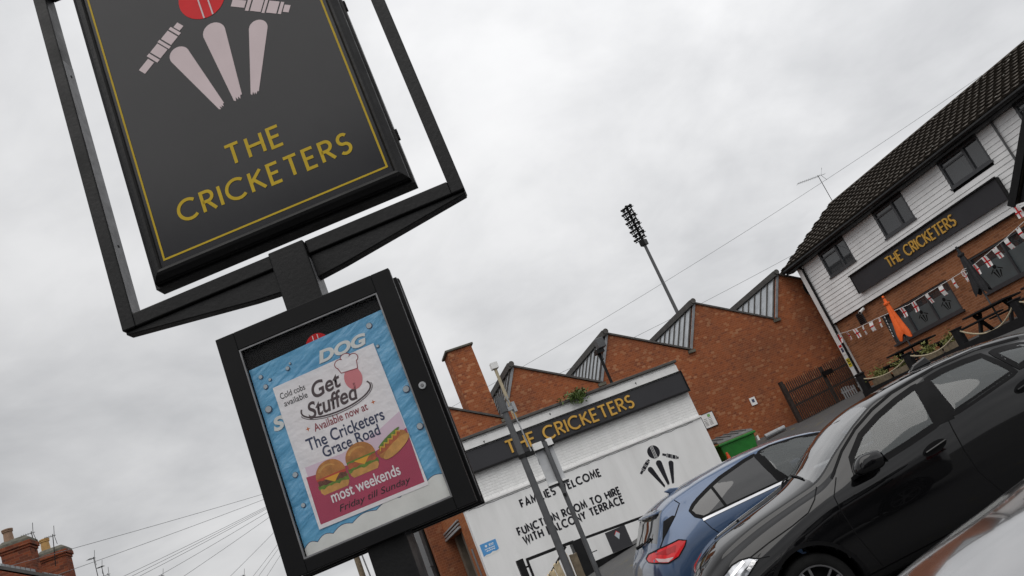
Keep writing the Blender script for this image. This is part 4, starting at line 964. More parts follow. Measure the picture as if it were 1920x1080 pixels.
def ptable(x, y, label, big):
    tb = thing('picnic_table', label, 'table', loc_of(PB, x, y, PZ-5.10), -67, 'picnic tables on the pub deck')
    w_ = 1.5 if big else .8; h_ = .68 if big else .42
    MB().box(-w_/2, w_/2, -.35, .35, h_-.05, h_).build('table_top', 'deck', tb, bevel=.01)
    for s_ in (-1, 1):
        m_ = MB(); m_.beam((s_*w_*.36, -.30, 0), (s_*w_*.36, .12, h_-.05), .07, .09); m_.beam((s_*w_*.36+.001, .30, 0), (s_*w_*.36+.001, -.12, h_-.05), .07, .09); m_.build('leg_frame', 'deck', tb)
    for s_ in (-1, 1): MB().box(-w_/2, w_/2, s_*.68-.14, s_*.68+.14, h_*.56, h_*.56+.045).build('bench', 'deck', tb, bevel=.01)
ptable(4.60, -1.7, 'black picnic table under the orange parasol', True)
ptable(7.75, -1.6, 'long black picnic table under the black parasol', True); ptable(9.9, -1.7, 'black picnic table below the wide bar window', True)
ptable(3.55, -1.8, 'low black table nearest the pub corner', False); ptable(5.5, -1.8, 'low black table between the two parasols', False)
def planter(x, y, label, s_, seed):
    p_ = thing('planter', label, 'planter', loc_of(PB, x, y, PZ-5.10), -67, 'planters on the pub deck')
    MB().box(-.28*s_, .28*s_, -.16, .16, 0, .20).build('trough', 'timber_dark', p_)
    m_ = MB(); leaf_cloud(m_, 260, lambda r: (r.gauss(0, .16*s_), r.gauss(0, .10), .22+abs(r.gauss(0, .13))), .045, seed); m_.build('foliage', 'leaf2', p_, fix=False)
planter(5.95, -2.5, 'yellow green plants in a trough beside the second rope post', 1.0, 5); planter(4.75, -2.5, 'low plants in a trough below the orange parasol', 1.1, 6); planter(6.85, -2.5, 'green plants in a trough left of the black parasol', .9, 8); planter(3.98, -2.7, 'thin plants in a trough by the first rope post', .9, 9)
# aerial on the roof
def yagi(name_label, loc, h, yaw, n=9, ln=1.2, group=None, mast_r=.013, lean=0):
    a = thing('tv_aerial', name_label, 'aerial', loc, yaw, group)
    MB().tube([(0, 0, -.3), (lean, 0, h)], mast_r, 6).build('mast', 'black', a)
    m_ = MB(); m_.tube([(lean-ln*.75, 0, h-.05), (lean+ln*.25, 0, h-.05)], mast_r*.6, 5)
    for i in range(n):
        x = lean-ln*.72+i*ln*.8/n; m_.tube([(x, -.14, h-.05), (x, .14, h-.05)], mast_r*.4, 4)
    m_.tube([(lean+ln*.22, -.05, h+.22), (lean+ln*.1, 0, h-.05), (lean+ln*.22, .05, h-.30)], mast_r*.6, 5)
    m_.build('antenna', 'black', a); return a
yagi('thin television aerial on the left end of the pub roof', loc_of(PB, -.25, RD, EZ+RH-.1), 1.45, 10, 12, 1.3)

# ================================================================== GREEN BIN AND CONE
bn_ = thing('wheelie_bin', 'big green wheeled bin with a grey lid by the brick wall', 'bin', loc_of(FW, -1.84, -2.33, 0), 18)
bz = ground_z(*loc_of(FW, -1.84, -2.33, 0)[:2]); bn_.location.z = bz
TB = 2.46-bz
mb = MB().add([(-.52, -.38, .18), (.52, -.38, .18), (.52, .38, .18), (-.52, .38, .18), (-.63, -.50, TB), (.63, -.50, TB), (.63, .50, TB), (-.63, .50, TB)], [(0,3,2,1),(4,5,6,7),(0,1,5,4),(1,2,6,5),(2,3,7,6),(3,0,4,7)])
mb.build('bin_body', 'bingreen', bn_, bevel=.04)
MB().box(-.68, .68, -.55, .55, TB-.02, TB+.06).build('rim', 'bingreen', bn_, bevel=.02)
mb = MB().add([(-.66, -.52, TB+.065), (.66, -.52, TB+.065), (.66, .52, TB+.22), (-.66, .52, TB+.22), (-.64, -.45, TB+.15), (.64, -.45, TB+.15), (.64, .5, TB+.32), (-.64, .5, TB+.32)], [(0,3,2,1),(4,5,6,7),(0,1,5,4),(1,2,6,5),(2,3,7,6),(3,0,4,7)])
lid_ = mb.build('lid', 'binlid', bn_, bevel=.03)
mb = MB()
for x_ in (-.42, -.14, .14, .42): mb.beam((x_, -.45, TB+.16), (x_, .48, TB+.325), .05, .04)
mb.build('lid_rib', 'binlid', lid_)
for x_, y_ in ((-.45, -.3), (.45, -.3), (-.45, .3), (.45, .3)): MB().lathe([(.09, -.025), (.10, 0), (.09, .025)], (x_, y_, .10), 14, 'x').build('wheel', 'rubber', bn_)
mb = MB()
for x_ in (-.69, .69): mb.tube([(x_, -.2, TB-.02), (x_*1.06, -.2, TB-.10), (x_*1.06, .2, TB-.10), (x_, .2, TB-.02)], .022, 6)
mb.build('handle', 'bingreen', bn_)
MB().box(.64, .70, -.52, -.40, TB-.28, TB-.12).build('label_plate', 'white', bn_)
cn = thing('traffic_cone', 'orange traffic cone with a white band in front of the green bin', 'cone', loc_of(FW, -2.45, -3.0, bz), 18)
cn.location.z = ground_z(*loc_of(FW, -2.45, -3.0)[:2]); cn.scale = (1.12, 1.12, 1.12)
MB().lathe([(.165, .03), (.11, .28)], (0, 0, 0), 20).build('cone_base', 'cone', cn, smooth=False); MB().lathe([(.109, .281), (.075, .47)], (0, 0, 0), 20).build('white_band', 'white', cn); MB().lathe([(.0745, .471), (.03, .74), (.022, .75)], (0, 0, 0), 20).build('cone_tip', 'cone', cn); MB().box(-.2, .2, -.2, .2, 0, .03).build('foot', 'rubber', cn, bevel=.01)
pp = tag(MB().tube([(0, 0, .08), (.75, -.12, .12)], .085, 12).build('drain_pipe', 'grey_metal', None, loc_of(FW, .15, -.9, ground_z(*loc_of(FW, .4, -.9)[:2])), 18), 'short grey pipe lying at the foot of the brick wall', 'pipe')

# ================================================================== LAMP COLUMN, ROAD SIGN, GATE
LF = ((-.97158, 13.96625, 2.23198), 18)
def gl(x, y): return ground_z(*loc_of(LF, x, y)[:2])-LF[0][2]
lc = thing('lamp_column', 'dark grey steel column with a blunt sleeve top, in front of the white wall', 'post', loc_of(LF, .065, 0, 0), 18)
MB().tube([(0, 0, gl(0, 0)-.2), (0, 0, .2), (0, 0, 1.60)], .066, 16, .050).build('column', 'lamp_grey', lc, smooth=False)
MB().tube([(0, 0, 1.60), (0, 0, 1.86)], .068, 16, .066).build('sleeve', 'lamp_grey', lc)
MB().box(-.02, .19, -.03, .03, 1.60, 1.66).box(.15, .20, -.05, .05, 1.55, 1.72).build('top_bracket', 'grey_metal', lc)
MB().tube([(.12, 0, 1.85), (.145, 0, 1.4), (.165, 0, .86)], .013, 8).build('conduit', 'grey_metal', lc)
mb = MB().tube([(0, 0, .80), (0, 0, .86)], .072, 12); mb.box(.03, .20, -.04, .04, .79, .85); mb.build('clamp', 'black', lc)
MB().tube([(.17, -.02, .80), (.215, -.03, .74), (.205, -.03, .60)], .010, 6).build('loose_cable', 'grey_metal', lc)
rsn = thing('road_sign', 'thin grey post carrying the pale back of a plate, beside the lamp column', 'sign', loc_of(LF, .50, .05, 0), 18)
MB().tube([(0, 0, gl(.5, 0)-.2), (0, 0, .93)], .040, 14).build('post', 'lamp_grey', rsn)
MB().box(-.19, .125, .044, .052, .19, .85).build('plate', colmat('plate_back', (.50,.51,.52), .5), rsn)
for zz in (.845, .235):
    MB().box(-.205, -.042, -.02, .043, zz, zz+.115 if zz > .5 else zz+.03).build('clamp_rail', 'offwhite', rsn); MB().box(.042, .14, -.02, .043, zz, zz+.115 if zz > .5 else zz+.03).build('clamp_rail', 'offwhite', rsn)
    MB().box(-.21, .145, -.03, .044, zz-.022, zz-.004).build('clamp_edge', 'black', rsn)
MB().lathe([(.03, -.012), (.03, 0)], (-.025, -.045, .02), 12, 'y').build('tag', 'black', rsn)
GT = (loc_of(WW, 0, -2.5, WZ), 18)
def gg(x): return ground_z(*loc_of(GT, x, 0)[:2])-GT[0][2]
gt = thing('yard_gate', 'black steel gate with a long rail in front of the white wall', 'gate', GT[0], 18)
MB().box(-6.93, -6.77, -.08, .08, -5.2, -3.37).build('gate_post', 'black', gt, bevel=.01)
mb = MB().beam((-6.70, 0, -3.435), (-5.50, 0, -3.47), .05, .07); mb.beam((-6.68, 0, -3.47), (-6.68, 0, -5.0), .05, .06); mb.beam((-5.72, 0, -3.50), (-6.66, 0, -4.20), .05, .05); mb.beam((-6.70, 0, -4.75), (-5.5, 0, -4.75), .05, .06); mb.box(-6.77, -6.70, -.02, .02, -3.60, -3.56); mb.build('gate_leaf', 'black', gt)
MB().box(-5.585, -5.305, -.14, .14, -5.2, -3.455).build('gate_post', 'black', gt, bevel=.01)
mb = MB().beam((-5.30, 0, -3.49), (-1.8, 0, -3.66), .05, .06); mb.box(-5.30, -5.06, -.02, .02, -3.86, -3.84); mb.build('rail', 'black', gt)
MB().box(-4.72, -4.20, -.03, .01, -4.05, -3.57).build('sign_plate', 'char', gt)
mb = MB().prism([(-4.46, -3.62), (-4.39, -3.70), (-4.46, -3.82), (-4.53, -3.70)], -.036, -.031); mb.build('pale_diamond', 'bubble_grey', gt); mb = MB(); ribbon(mb, [(-4.52, -3.69), (-4.46, -3.62), (-4.40, -3.69)], .012, -.038, 0); mb.build('red_chevron', 'redv', gt, fix=False)
kb = MB(); N = 24
for a, b, m0, m1 in ((-5.25, -1.6, -4.07, -4.05),):
    kb.box(a, b, .1, .3, -4.9, -4.06)
struct(kb.build('plinth', 'black_matt', None, GT[0], 18))
kb = MB(); kb.add([(-5.25, -.06, -4.30), (-1.6, -.06, -4.06), (-1.6, .09, -4.05), (-5.25, .09, -4.29), (-5.25, -.06, -4.9), (-1.6, -.06, -4.9), (-1.6, .09, -4.9), (-5.25, .09, -4.9)], [(0,1,2,3), (0,4,5,1), (2,6,7,3), (1,5,6,2), (0,3,7,4)])
struct(kb.build('kerb', 'lichen', None, GT[0], 18, bevel=.02))
# planks by the column
for i, (x_, w_, h_, tl, yy, lab, mt) in enumerate(((.045, .10, -.90, -7, .30, 'leftmost pale board with a chewed top beside the lamp column', 'timber'), (-.04, .09, -.98, -9, .36, 'short pale board at the far left of the leaning boards', 'timber'), (.17, .07, -.84, -2, .28, 'tall pale board right of the lamp column', 'timber'), (.265, .12, -.86, 0, .22, 'weathered brown board with a square top right of the lamp column', 'timber_dark'), (-.14, .10, -1.02, -10, .40, 'pale board lowest in the leaning stack', 'timber'))):
    c_, s_ = math.cos(R(tl)), math.sin(R(tl)); m_ = MB(); zb_ = gl(x_, yy); L2 = h_-zb_
    top = [(-w_/2, L2), (-w_/6, L2+.02*(mt == 'timber')), (w_/6, L2-.01), (w_/2, L2+(.03 if mt == 'timber' else 0))]
    m_.prism([(-w_/2, -.05)]+top+[(w_/2, -.05)], -.03, .03)
    o = m_.build('timber_board', mt, None, loc_of(LF, x_-L2*math.tan(R(-tl))*0, yy, zb_), 18, bevel=.004); o.rotation_euler = (R(3), R(tl*.5), R(18)); tag(o, lab, 'board', 'boards leaning behind the lamp column')

# ================================================================== FLOODLIGHT MAST
fm = thing('floodlight_mast', 'tall grey floodlight mast with stacked rows of lamps behind the factory', 'floodlight', (20.05, 118.3, 0), 0)
MB().tube([(0, 0, 0), (0, 0, 36.6)], .33, 14, .22).build('mast', 'lamp_grey', fm)
MB().box(-.45, .45, -.45, .45, 35.6, 36.4).build('collar', 'black', fm)
mb = MB().beam((0, 0, 36.0), (0, 0, 43.4), .30, .30); mb.beam((-.8, .0, 36.8), (-.8, 0, 43.2), .12, .12); mb.beam((.8, 0, 36.8), (.8, 0, 43.2), .12, .12); mb.build('head_frame', 'black_matt', fm)
for i in range(8):
    z_ = 36.9+i*.85; row = MB(); xo = .12 if i % 2 else -.12
    for j in range(6):
        x_ = xo+(j-2.5)*.40; zz = z_-(j-2.5)*.12*0
        row.lathe([(.10, .30), (.19, .10), (.21, -.16), (.15, -.20)], (x_, -.35, zz), 8, 'y'); row.box(x_-.03, x_+.03, -.3, -.1, zz-.30, zz)
    row.box(xo-1.25, xo+1.25, -.14, -.02, z_-.34, z_-.24); rw = row.build('lamp_row', 'black_matt', fm); rw.rotation_euler = (0, R(0), 0)
fm.rotation_euler = (0, 0, R(-38))
for o_ in fm.children:
    if o_.name.startswith(('lamp_row', 'head_frame')):
        for v_ in o_.data.vertices: v_.co.x *= .84; v_.co.z = 36.4+(v_.co.z-36.4)*.84

# ================================================================== TERRACE HOUSES, POLE, WIRES
TR_O = ((-15.0623, 23.0082, 0), 18)
def roof_z(x): return 6.255-.61*(x-.03)
def house(label, y0, y1, stacks):
    h = thing('terraced_house', label, 'house', loc_of(TR_O, 0, y0), 18, 'terraced houses across the street')
    D = y1-y0; rx, ex = -1.6, 2.6; bx = 2*rx-ex
    MB().prism([(bx+.3, -.3), (ex-.3, -.3), (ex-.3, roof_z(ex-.3)-.12), (rx, roof_z(rx)-.12), (bx+.3, roof_z(ex-.3)-.12)], .0, D-.001).build('wall', 'brick_house', h)
    rf = MB().prism([(bx, roof_z(ex)-.08), (rx, roof_z(rx)-.08), (ex, roof_z(ex)-.08), (ex, roof_z(ex)), (rx, roof_z(rx)), (bx, roof_z(ex))], .0, D-.001).build('roof', 'slate', h)
    for z_ in (1.0, 3.3):
        for y_ in (.5, 2.9):
            f_ = rframe(MB(), 0, 1.1, 0, 1.4, .06, -.05, .02).build('window', 'offwhite', h); f_.location = (ex-.3, y_, z_); f_.rotation_euler = (0, 0, R(90))
            MB().add([(.05, -.02, .05), (1.05, -.02, .05), (1.05, -.02, 1.35), (.05, -.02, 1.35)], [(0,1,2,3)]).build('pane', 'glass_win', f_, fix=False)
    MB().box(ex-.31, ex-.25, 1.75, 2.65, 0, 2.05).build('door', 'rust', h)
    for a, b, c_, d_, top, pots in stacks:
        c_ -= y0; d_ -= y0
        so_ = MB().box(a, b, c_, d_, roof_z(b)-.5, top-.37).build('chimney', 'brick_house', rf)
        MB().box(a-.03, b+.03, c_-.03, d_+.03, top-.369, top-.30).box(a-.065, b+.065, c_-.065, d_+.065, top-.299, top-.18).build('corbel', 'brick_house', so_, bevel=.012)
        m_, n_ = (a+b)/2, (c_+d_)/2; w_, e_ = (b-a)/2+.06, (d_-c_)/2+.06
        MB().add([(m_+sx*w_*k_, n_+sy*e_*k_, top-z_) for k_, z_ in ((1, .179), (.98, .11), (.70, .0)) for sx, sy in ((-1, -1), (1, -1), (1, 1), (-1, 1))],
                 [(8, 9, 10, 11)]+[(r_*4+q_, r_*4+(q_+1) % 4, r_*4+4+(q_+1) % 4, r_*4+4+q_) for r_ in (0, 1) for q_ in range(4)]).build('flaunching', 'moss_stone', so_, bevel=.035)
        for px_, py_, r, hh, mt in pots:
            MB().lathe([(r*1.10, 0), (r*1.05, .06), (r*.93, hh*.72), (r*.94, hh*.78), (r*1.12, hh*.80), (r*1.12, hh*.86), (r*1.02, hh*.87), (r*1.16, hh*.90), (r*1.16, hh*.98), (r*.95, hh)], (px_, py_-y0, top-.10), 18).build('chimney_pot', mt, so_)
        st = MB(); x_ = a-.06
        while x_ < b+.02:
            z_ = roof_z(x_); st.prism([(x_, z_+.012), (x_+.115, roof_z(x_+.115)+.012), (x_+.115, z_+.075), (x_+.02, z_+.135)], c_-.02, c_-.004); x_ += .1155
        st.build('stepped_flashing', 'lead', so_)
        MB().add([(a-.1, c_-.16, roof_z(a-.1)+.01), (b+.06, c_-.16, roof_z(b+.06)+.01), (b+.06, c_-.003, roof_z(b+.06)+.012), (a-.1, c_-.003, roof_z(a-.1)+.012)], [(0, 1, 2, 3)]).build('apron_flashing', 'lead', so_, fix=False)
house('nearest terraced house with a wide chimney and a brown pot with a double rim', -4.5, .80, [(-.765, -.045, 0, .70, 7.46, [(-.535, .16, .125, .43, 'clay_old')])])
house('terraced house whose chimney carries a single buff clay pot', .801, 5.2, [(-.43-.02, -.43+.70, 2.1, 2.75, 7.285, [(-.26, 2.35, .125, .46, 'clay')])])
house('terraced house under the tall thin aerial, below the wires', 5.201, 10, []); house('last terraced house in the row, beyond the thin aerials', 10.001, 15, [])
tp = thing('telegraph_pole', 'brown wooden telegraph pole mostly hidden behind the poster case', 'pole', (-9.88, 34.62, 0))
MB().tube([(0, 0, -.2), (0, 0, 8.1)], .13, 10, .10).build('pole', 'timber_dark', tp)
mb = MB()
for i in range(6): mb.tube([(0, 0, 7.2-i*.3), (.2*(1 if i % 2 else -1), 0, 7.2-i*.3)], .012, 5)
mb.build('step_iron', 'black', tp); MB().lathe([(.16, 7.75), (.17, 7.8), (.16, 7.85)], (0, 0, 0), 14).build('wire_ring', 'grey_metal', tp)
MB().tube([(.45, .1, 0), (.16, .02, 5.5)], .03, 6).build('conduit', 'grey_metal', tp)
def wire(label, a, b, sag, r=.007, n=18, grp='telephone wires fanning from the pole'):
    a, b = Vector(a), Vector(b); m_ = MB()
    m_.tube([a.lerp(b, i/n)+Vector((0, 0, -sag*4*(i/n)*(1-i/n))) for i in range(n+1)], r, 5); return tag(m_.build('overhead_wire', colmat('wire_grey', (.16,.165,.17), .6)), label, 'wire', grp)
PT = (-9.88, 34.62, 7.78)
WE = [((-14.77, 18.29, 6.02), 'top telephone wire, running to the nearer chimney'), ((-14.95, 21.57, 5.85), 'second telephone wire from the top, running behind the buff pot'), ((-14.71, 24.34, 5.47), 'telephone wire third from the top of the fan'), ((-14.70, 24.60, 5.40), 'telephone wire fourth from the top of the fan'), ((-14.59, 24.95, 5.35), 'telephone wire just above the middle of the fan'),
      ((-14.38, 25.95, 5.25), 'telephone wire in the middle of the fan'), ((-14.42, 26.16, 4.76), 'telephone wire just below the middle of the fan'), ((-13.54, 28.88, 4.43), 'steep telephone wire left of the poster case foot'), ((-13.03, 30.09, 4.23), 'steep telephone wire close to the poster case foot'), ((-12.84, 30.48, 4.26), 'second steepest telephone wire beside the poster case'), ((-12.51, 31.07, 4.35), 'steepest telephone wire, touching the poster case edge')]
for e, lab in WE: wire('thin grey '+lab, PT, e, .06)
wire('long thin overhead wire passing above the pub roof aerial', PT, (19.35, 30.5, 11.25), .45, .007, 30, 'long wires across the sky')
wire('long thin overhead wire running to the pub eaves', PT, (10.3, 31.9, 8.05), .30, .007, 30, 'long wires across the sky')
yagi('small aerial on the nearer house chimney', (-15.25, 23.45, 7.3), .28, 30, 5, .35, 'house aerials')
yagi('crossed aerial on a tilted stay between the two chimneys', (-14.97, 23.75, 6.75), .60, 40, 5, .3, 'house aerials', lean=.10)
yagi('tall thin aerial with a bunched head, left of the group', (-17.64, 30.23, 5.9), 1.66, 60, 6, .3, 'house aerials')
yagi('short aerial in the middle of the group', (-18.98, 32.92, 5.9), 1.75, 100, 5, .3, 'house aerials')
yagi('lowest aerial of the group of three', (-18.85, 32.99, 5.9), 1.40, 20, 5, .35, 'house aerials')
yagi('lone small aerial low under the wires', (-18.16, 35.64, 5.4), 1.42, 60, 5, .5, 'house aerials')
yagi('small aerial near the foot of the poster case', (-15.4, 36.92, 4.4), 1.25, 60, 5, .5, 'house aerials')
rb = thing('far_house', 'sliver of red brick house seen past the sign post', 'house', (-9.5, 42, 0), 18)
MB().box(0, 6, 0, 8, -.2, 3.95).build('wall', 'brick_side', rb); MB().prism([(-.2, 3.96), (6.2, 3.96), (3, 6.0)], -.2, 8.2).build('roof', 'slate', rb)

# ================================================================== CARS
def pchip(xs, ys, q):
    xs, ys = np.array(xs, float), np.array(ys, float); h = np.diff(xs); dl = np.diff(ys)/h; m = np.zeros(len(xs))
    for i in range(1, len(xs)-1):
        m[i] = 0 if dl[i-1]*dl[i] <= 0 else (h[i-1]+h[i])/(h[i-1]/dl[i-1]+h[i]/dl[i]) if True else 0
    m[0], m[-1] = dl[0], dl[-1]
    i = np.clip(np.searchsorted(xs, q)-1, 0, len(h)-1); t_ = (q-xs[i])/h[i]
    return (2*t_**3-3*t_**2+1)*ys[i]+(t_**3-2*t_**2+t_)*h[i]*m[i]+(-2*t_**3+3*t_**2)*ys[i+1]+(t_**3-t_**2)*h[i]*m[i+1]
SEG = [3, 3, 3, 5, 4, 10, 8, 3, 5, 5, 5]
def section(zs, ym, zb, yb, zr, yr, zt):
    H = zb-zs
    P = [(0, zs), (ym*.86, zs), (ym*.965, zs+.07), (ym, zs+H*.50), (yb+(ym-yb)*.75, zs+H*.86), (yb, zb), ((yb*.56+yr*.44)+.012, zb+(zr-zb)*.5), (yr+.022, zr-.035*min(1, (zr-zb)/.2)), (yr-.01, zr+.012), (yr*.84, zr+(zt-zr)*.50), (yr*.45, zr+(zt-zr)*.86), (0, zt)]
    P = np.array(P); out = []
    Q = np.vstack([P[0]*[-1, 1]+[0, 0] if False else P[0]-(P[1]-P[0]), P, [-P[-2][0], P[-2][1]]])
    for i in range(1, len(Q)-2):
        a, b, c, d_ = Q[i-1], Q[i], Q[i+1], Q[i+2]
        tb, tc = (c-a)*.5, (d_-b)*.5
        lb = np.linalg.norm(c-b); tb *= min(1, lb/max(1e-6, np.linalg.norm(tb))); tc *= min(1, lb/max(1e-6, np.linalg.norm(tc)))
        for k_ in range(SEG[i-1]):
            t_ = k_/SEG[i-1]; out.append((2*t_**3-3*t_**2+1)*b+(t_**3-2*t_**2+t_)*tb+(-2*t_**3+3*t_**2)*c+(t_**3-t_**2)*tc)
    out.append(P[-1]); return out
def inpoly(x, z, poly):
    r = False; n = len(poly); j = n-1
    for i in range(n):
        if (poly[i][1] > z) != (poly[j][1] > z) and x < (poly[j][0]-poly[i][0])*(z-poly[i][1])/(poly[j][1]-poly[i][1])+poly[i][0]: r = not r
        j = i
    return r
class Car:
    def __init__(s, root, ST, paint, shear, screens, wheels, holes=()):
        s.root, s.paint = root, paint
        ST = np.array(ST); xs = ST[:, 0]; q = np.concatenate([np.linspace(xs[0], xs[0]+.3, 16)[:-1], np.linspace(xs[0]+.3, xs[-1]-.3, 120), np.linspace(xs[-1]-.3, xs[-1], 16)[1:]])
        cols = [pchip(xs, ST[:, k_], q) for k_ in range(1, 8)]
        half = [section(*[c[i] for c in cols]) for i in range(len(q))]; m = len(half[0]); s.m = m
        V, F, info = [], [], []
        for i, x in enumerate(q):
            for y, z in half[i]: V.append((x, -y, z))
            for y, z in half[i][-2:0:-1]: V.append((x, y, z))
        n = 2*m-2; s.n = n
        for i in range(len(q)-1):
            for k_ in range(n):
                F.append((i*n+k_, (i+1)*n+k_, (i+1)*n+(k_+1) % n, i*n+(k_+1) % n)); info.append(k_ if k_ < m-1 else n-1-k_)
        F.append(tuple(range(n))[::-1]); info.append(0); F.append(tuple((len(q)-1)*n+k_ for k_ in range(n))); info.append(0)
        s.bvh = BVHTree.FromPolygons([Vector(v) for v in V], F); s.shear = shear
        top0 = sum(SEG[:8])+1
        body, scr = [], {k_: [] for k_ in screens}
        hw = []
        for side in (-1, 1):
            for h in holes: hw.append((side, [(v.x, v.z) for v in (s.hit(p, side) for p in h)]))
        for f, k_ in zip(F, info):
            c = sum((Vector(V[i]) for i in f), Vector())/len(f); done = False
            for nm, (x0, x1, _) in screens.items():
                if k_ >= top0 and x0 < c.x < x1 and c.z > .9: scr[nm].append(f); done = True
            if done: continue
            if any(sd*c.y > .3 and inpoly(c.x, c.z, h) for sd, h in hw): continue
            if any((c.x-wx)**2+(c.z-wz)**2 < wr**2 and abs(c.y) > .45 for wx, wz, wr in wheels): continue
            body.append(f)
        mb_ = MB().add(V, body); s.body = mb_.build('body', paint, root, smooth=True)
        for nm, fs in scr.items(): MB().add(V, fs).build(nm, screens[nm][2], root, smooth=True)
    def hit(s, p, side, off=.0, sh=None):
        sh = s.shear if sh is None else sh
        o = Vector((p[0]-sh*2, side*2.89, p[1])); dv = Vector((sh, -side, 0)).normalized()
        r = s.bvh.ray_cast(o, dv)
        if r[0] is None: return Vector((p[0], side*.85, p[1]))
        nn = r[1]; nn = -nn if nn.dot(dv) > 0 else nn
        return r[0]+nn*off
    def patch(s, name, poly, mat, off=.004, side=-1, parent=None, m=8, step=.04):
        xs = sorted({round(p[0], 5) for p in poly}); X_ = []
        for a, b in zip(xs, xs[1:]): n = max(1, int((b-a)/step)); X_ += [a+(b-a)*i/n for i in range(n)]
        X_.append(xs[-1]); vs = []; N = len(poly)
        X_[0] += 1e-4; X_[-1] -= 1e-4
        for x in X_:
            z = []
            for i in range(N):
                a, b = poly[i], poly[(i+1) % N]
                if (a[0]-x)*(b[0]-x) <= 0 and a[0] != b[0]: z.append(a[1]+(b[1]-a[1])*(x-a[0])/(b[0]-a[0]))
            lo, hi = min(z), max(z)
            vs += [s.hit((x, lo+(hi-lo)*k_/m), side, off) for k_ in range(m+1)]
        fs = [(i*(m+1)+k_, (i+1)*(m+1)+k_, (i+1)*(m+1)+k_+1, i*(m+1)+k_+1) for i in range(len(X_)-1) for k_ in range(m)]
        return MB().add(vs, fs).build(name, mat, parent or s.root, smooth=True)
    def line(s, mbs, path, w_, off=.003, side=-1, closed=False, step=.03):
        P = [Vector(p) for p in path]+([Vector(path[0])] if closed else []); Q = []
        for a, b in zip(P, P[1:]): n = max(1, int((b-a).length/step)); Q += [a.lerp(b, i/n) for i in range(n)]
        Q.append(P[-1]); vs = []
        for i, p in enumerate(Q):
            a = Q[i]-Q[i-1] if i > 0 else (Q[0]-Q[-2] if closed else Q[1]-Q[0]); b = Q[i+1]-Q[i] if i < len(Q)-1 else (Q[1]-Q[0] if closed else Q[-1]-Q[-2])
            t_ = (a.normalized()+b.normalized()).normalized(); nn = Vector((-t_.y, t_.x))*w_/2
            vs += [s.hit((p.x+nn.x, p.y+nn.y), side, off), s.hit((p.x-nn.x, p.y-nn.y), side, off)]
        return mbs.add(vs, [(2*i, 2*i+1, 2*i+3, 2*i+2) for i in range(len(Q)-1)])
    def seam(s, path, w_, off=.003, side=-1):
        return s.line(MB(), path, w_, off, side).build('shut_line', 'trim', s.root)
    def wheel(s, x, z, r, yo=.86):
        for side in (-1, 1):
            y = side*yo; rr = r*.70
            w_ = MB().lathe([(rr*.98, side*-.20), (r*.95, side*-.20), (r, side*-.16), (r, side*-.05), (r*.96, side*-.005), (rr*1.02, side*.0), (rr*.98, side*-.012)], (x, y, z), 40, 'y', False).build('wheel', 'rubber', s.root, smooth=True)
            b = MB().lathe([(rr*1.01, side*-.004), (rr*1.0, side*.004), (rr*.95, side*.002), (rr*.92, side*-.04), (rr*.90, side*-.19)], (x, y, z), 40, 'y', False)
            for k_ in range(5):
                for d_ in (-.13, .13):
                    a = k_*2*math.pi/5+.5+d_; b.beam((x+.05*math.cos(a), y-side*.03, z+.05*math.sin(a)), (x+rr*.94*math.cos(a+d_*.4), y-side*.014, z+rr*.94*math.sin(a+d_*.4)), .022, .018)
            b.lathe([(.06, side*-.02), (.055, side*-.006), (.0, side*-.004)], (x, y, z), 16, 'y'); b.build('rim', 'alloy', w_)
            MB().lathe([(rr*.97, side*-.15), (rr*.97, side*-.11), (.02, side*-.09)], (x, y, z), 24, 'y').build('brake_disc', 'trim', w_)
            MB().lathe([(r*1.28, side*-.30), (r*1.27, side*.0), (r*1.20, side*-.02), (r*1.16, side*-.31)], (x, y+side*.0, z), 32, 'y', False).build('arch_liner', 'trim', s.root)
    def cabin(s, x0, x1, zf, fx, seats):
        MB().box(x0, x1, -.70, .70, .30, zf-.30).build('cabin_floor', 'seat', s.root)
        MB().box(fx-.18, fx+.18, -.68, .68, zf-.35, zf-.02).build('dashboard', 'seat', s.root, bevel=.05)
        for x in seats:
            for y in (-.36, .36):
                st = MB().add([(x-.06, y-.24, zf-.32), (x+.10, y-.24, zf-.32), (x+.24, y-.21, zf+.20), (x+.14, y-.21, zf+.22), (x-.06, y+.24, zf-.32), (x+.10, y+.24, zf-.32), (x+.24, y+.21, zf+.20), (x+.14, y+.21, zf+.22)], [(0,1,2,3),(7,6,5,4),(0,4,5,1),(1,5,6,2),(2,6,7,3),(3,7,4,0)]).build('seat', 'seat', s.root, bevel=.03)
                MB().box(x+.16, x+.27, y-.13, y+.13, zf+.23, zf+.40).build('headrest', 'seat', st, bevel=.045, seg=3)

def car_root(name, label, plane_pt, yaw, pitch, half, zaxle):
    c_, s_, cp, sp = math.cos(R(yaw)), math.sin(R(yaw)), math.cos(R(pitch)), math.sin(R(pitch))
    up = Vector((-sp*c_, -sp*s_, cp)); p = Vector(plane_pt)+Vector((-s_, c_, 0))*half-up*zaxle
    return thing(name, label, 'car', p, yaw, None, pitch)

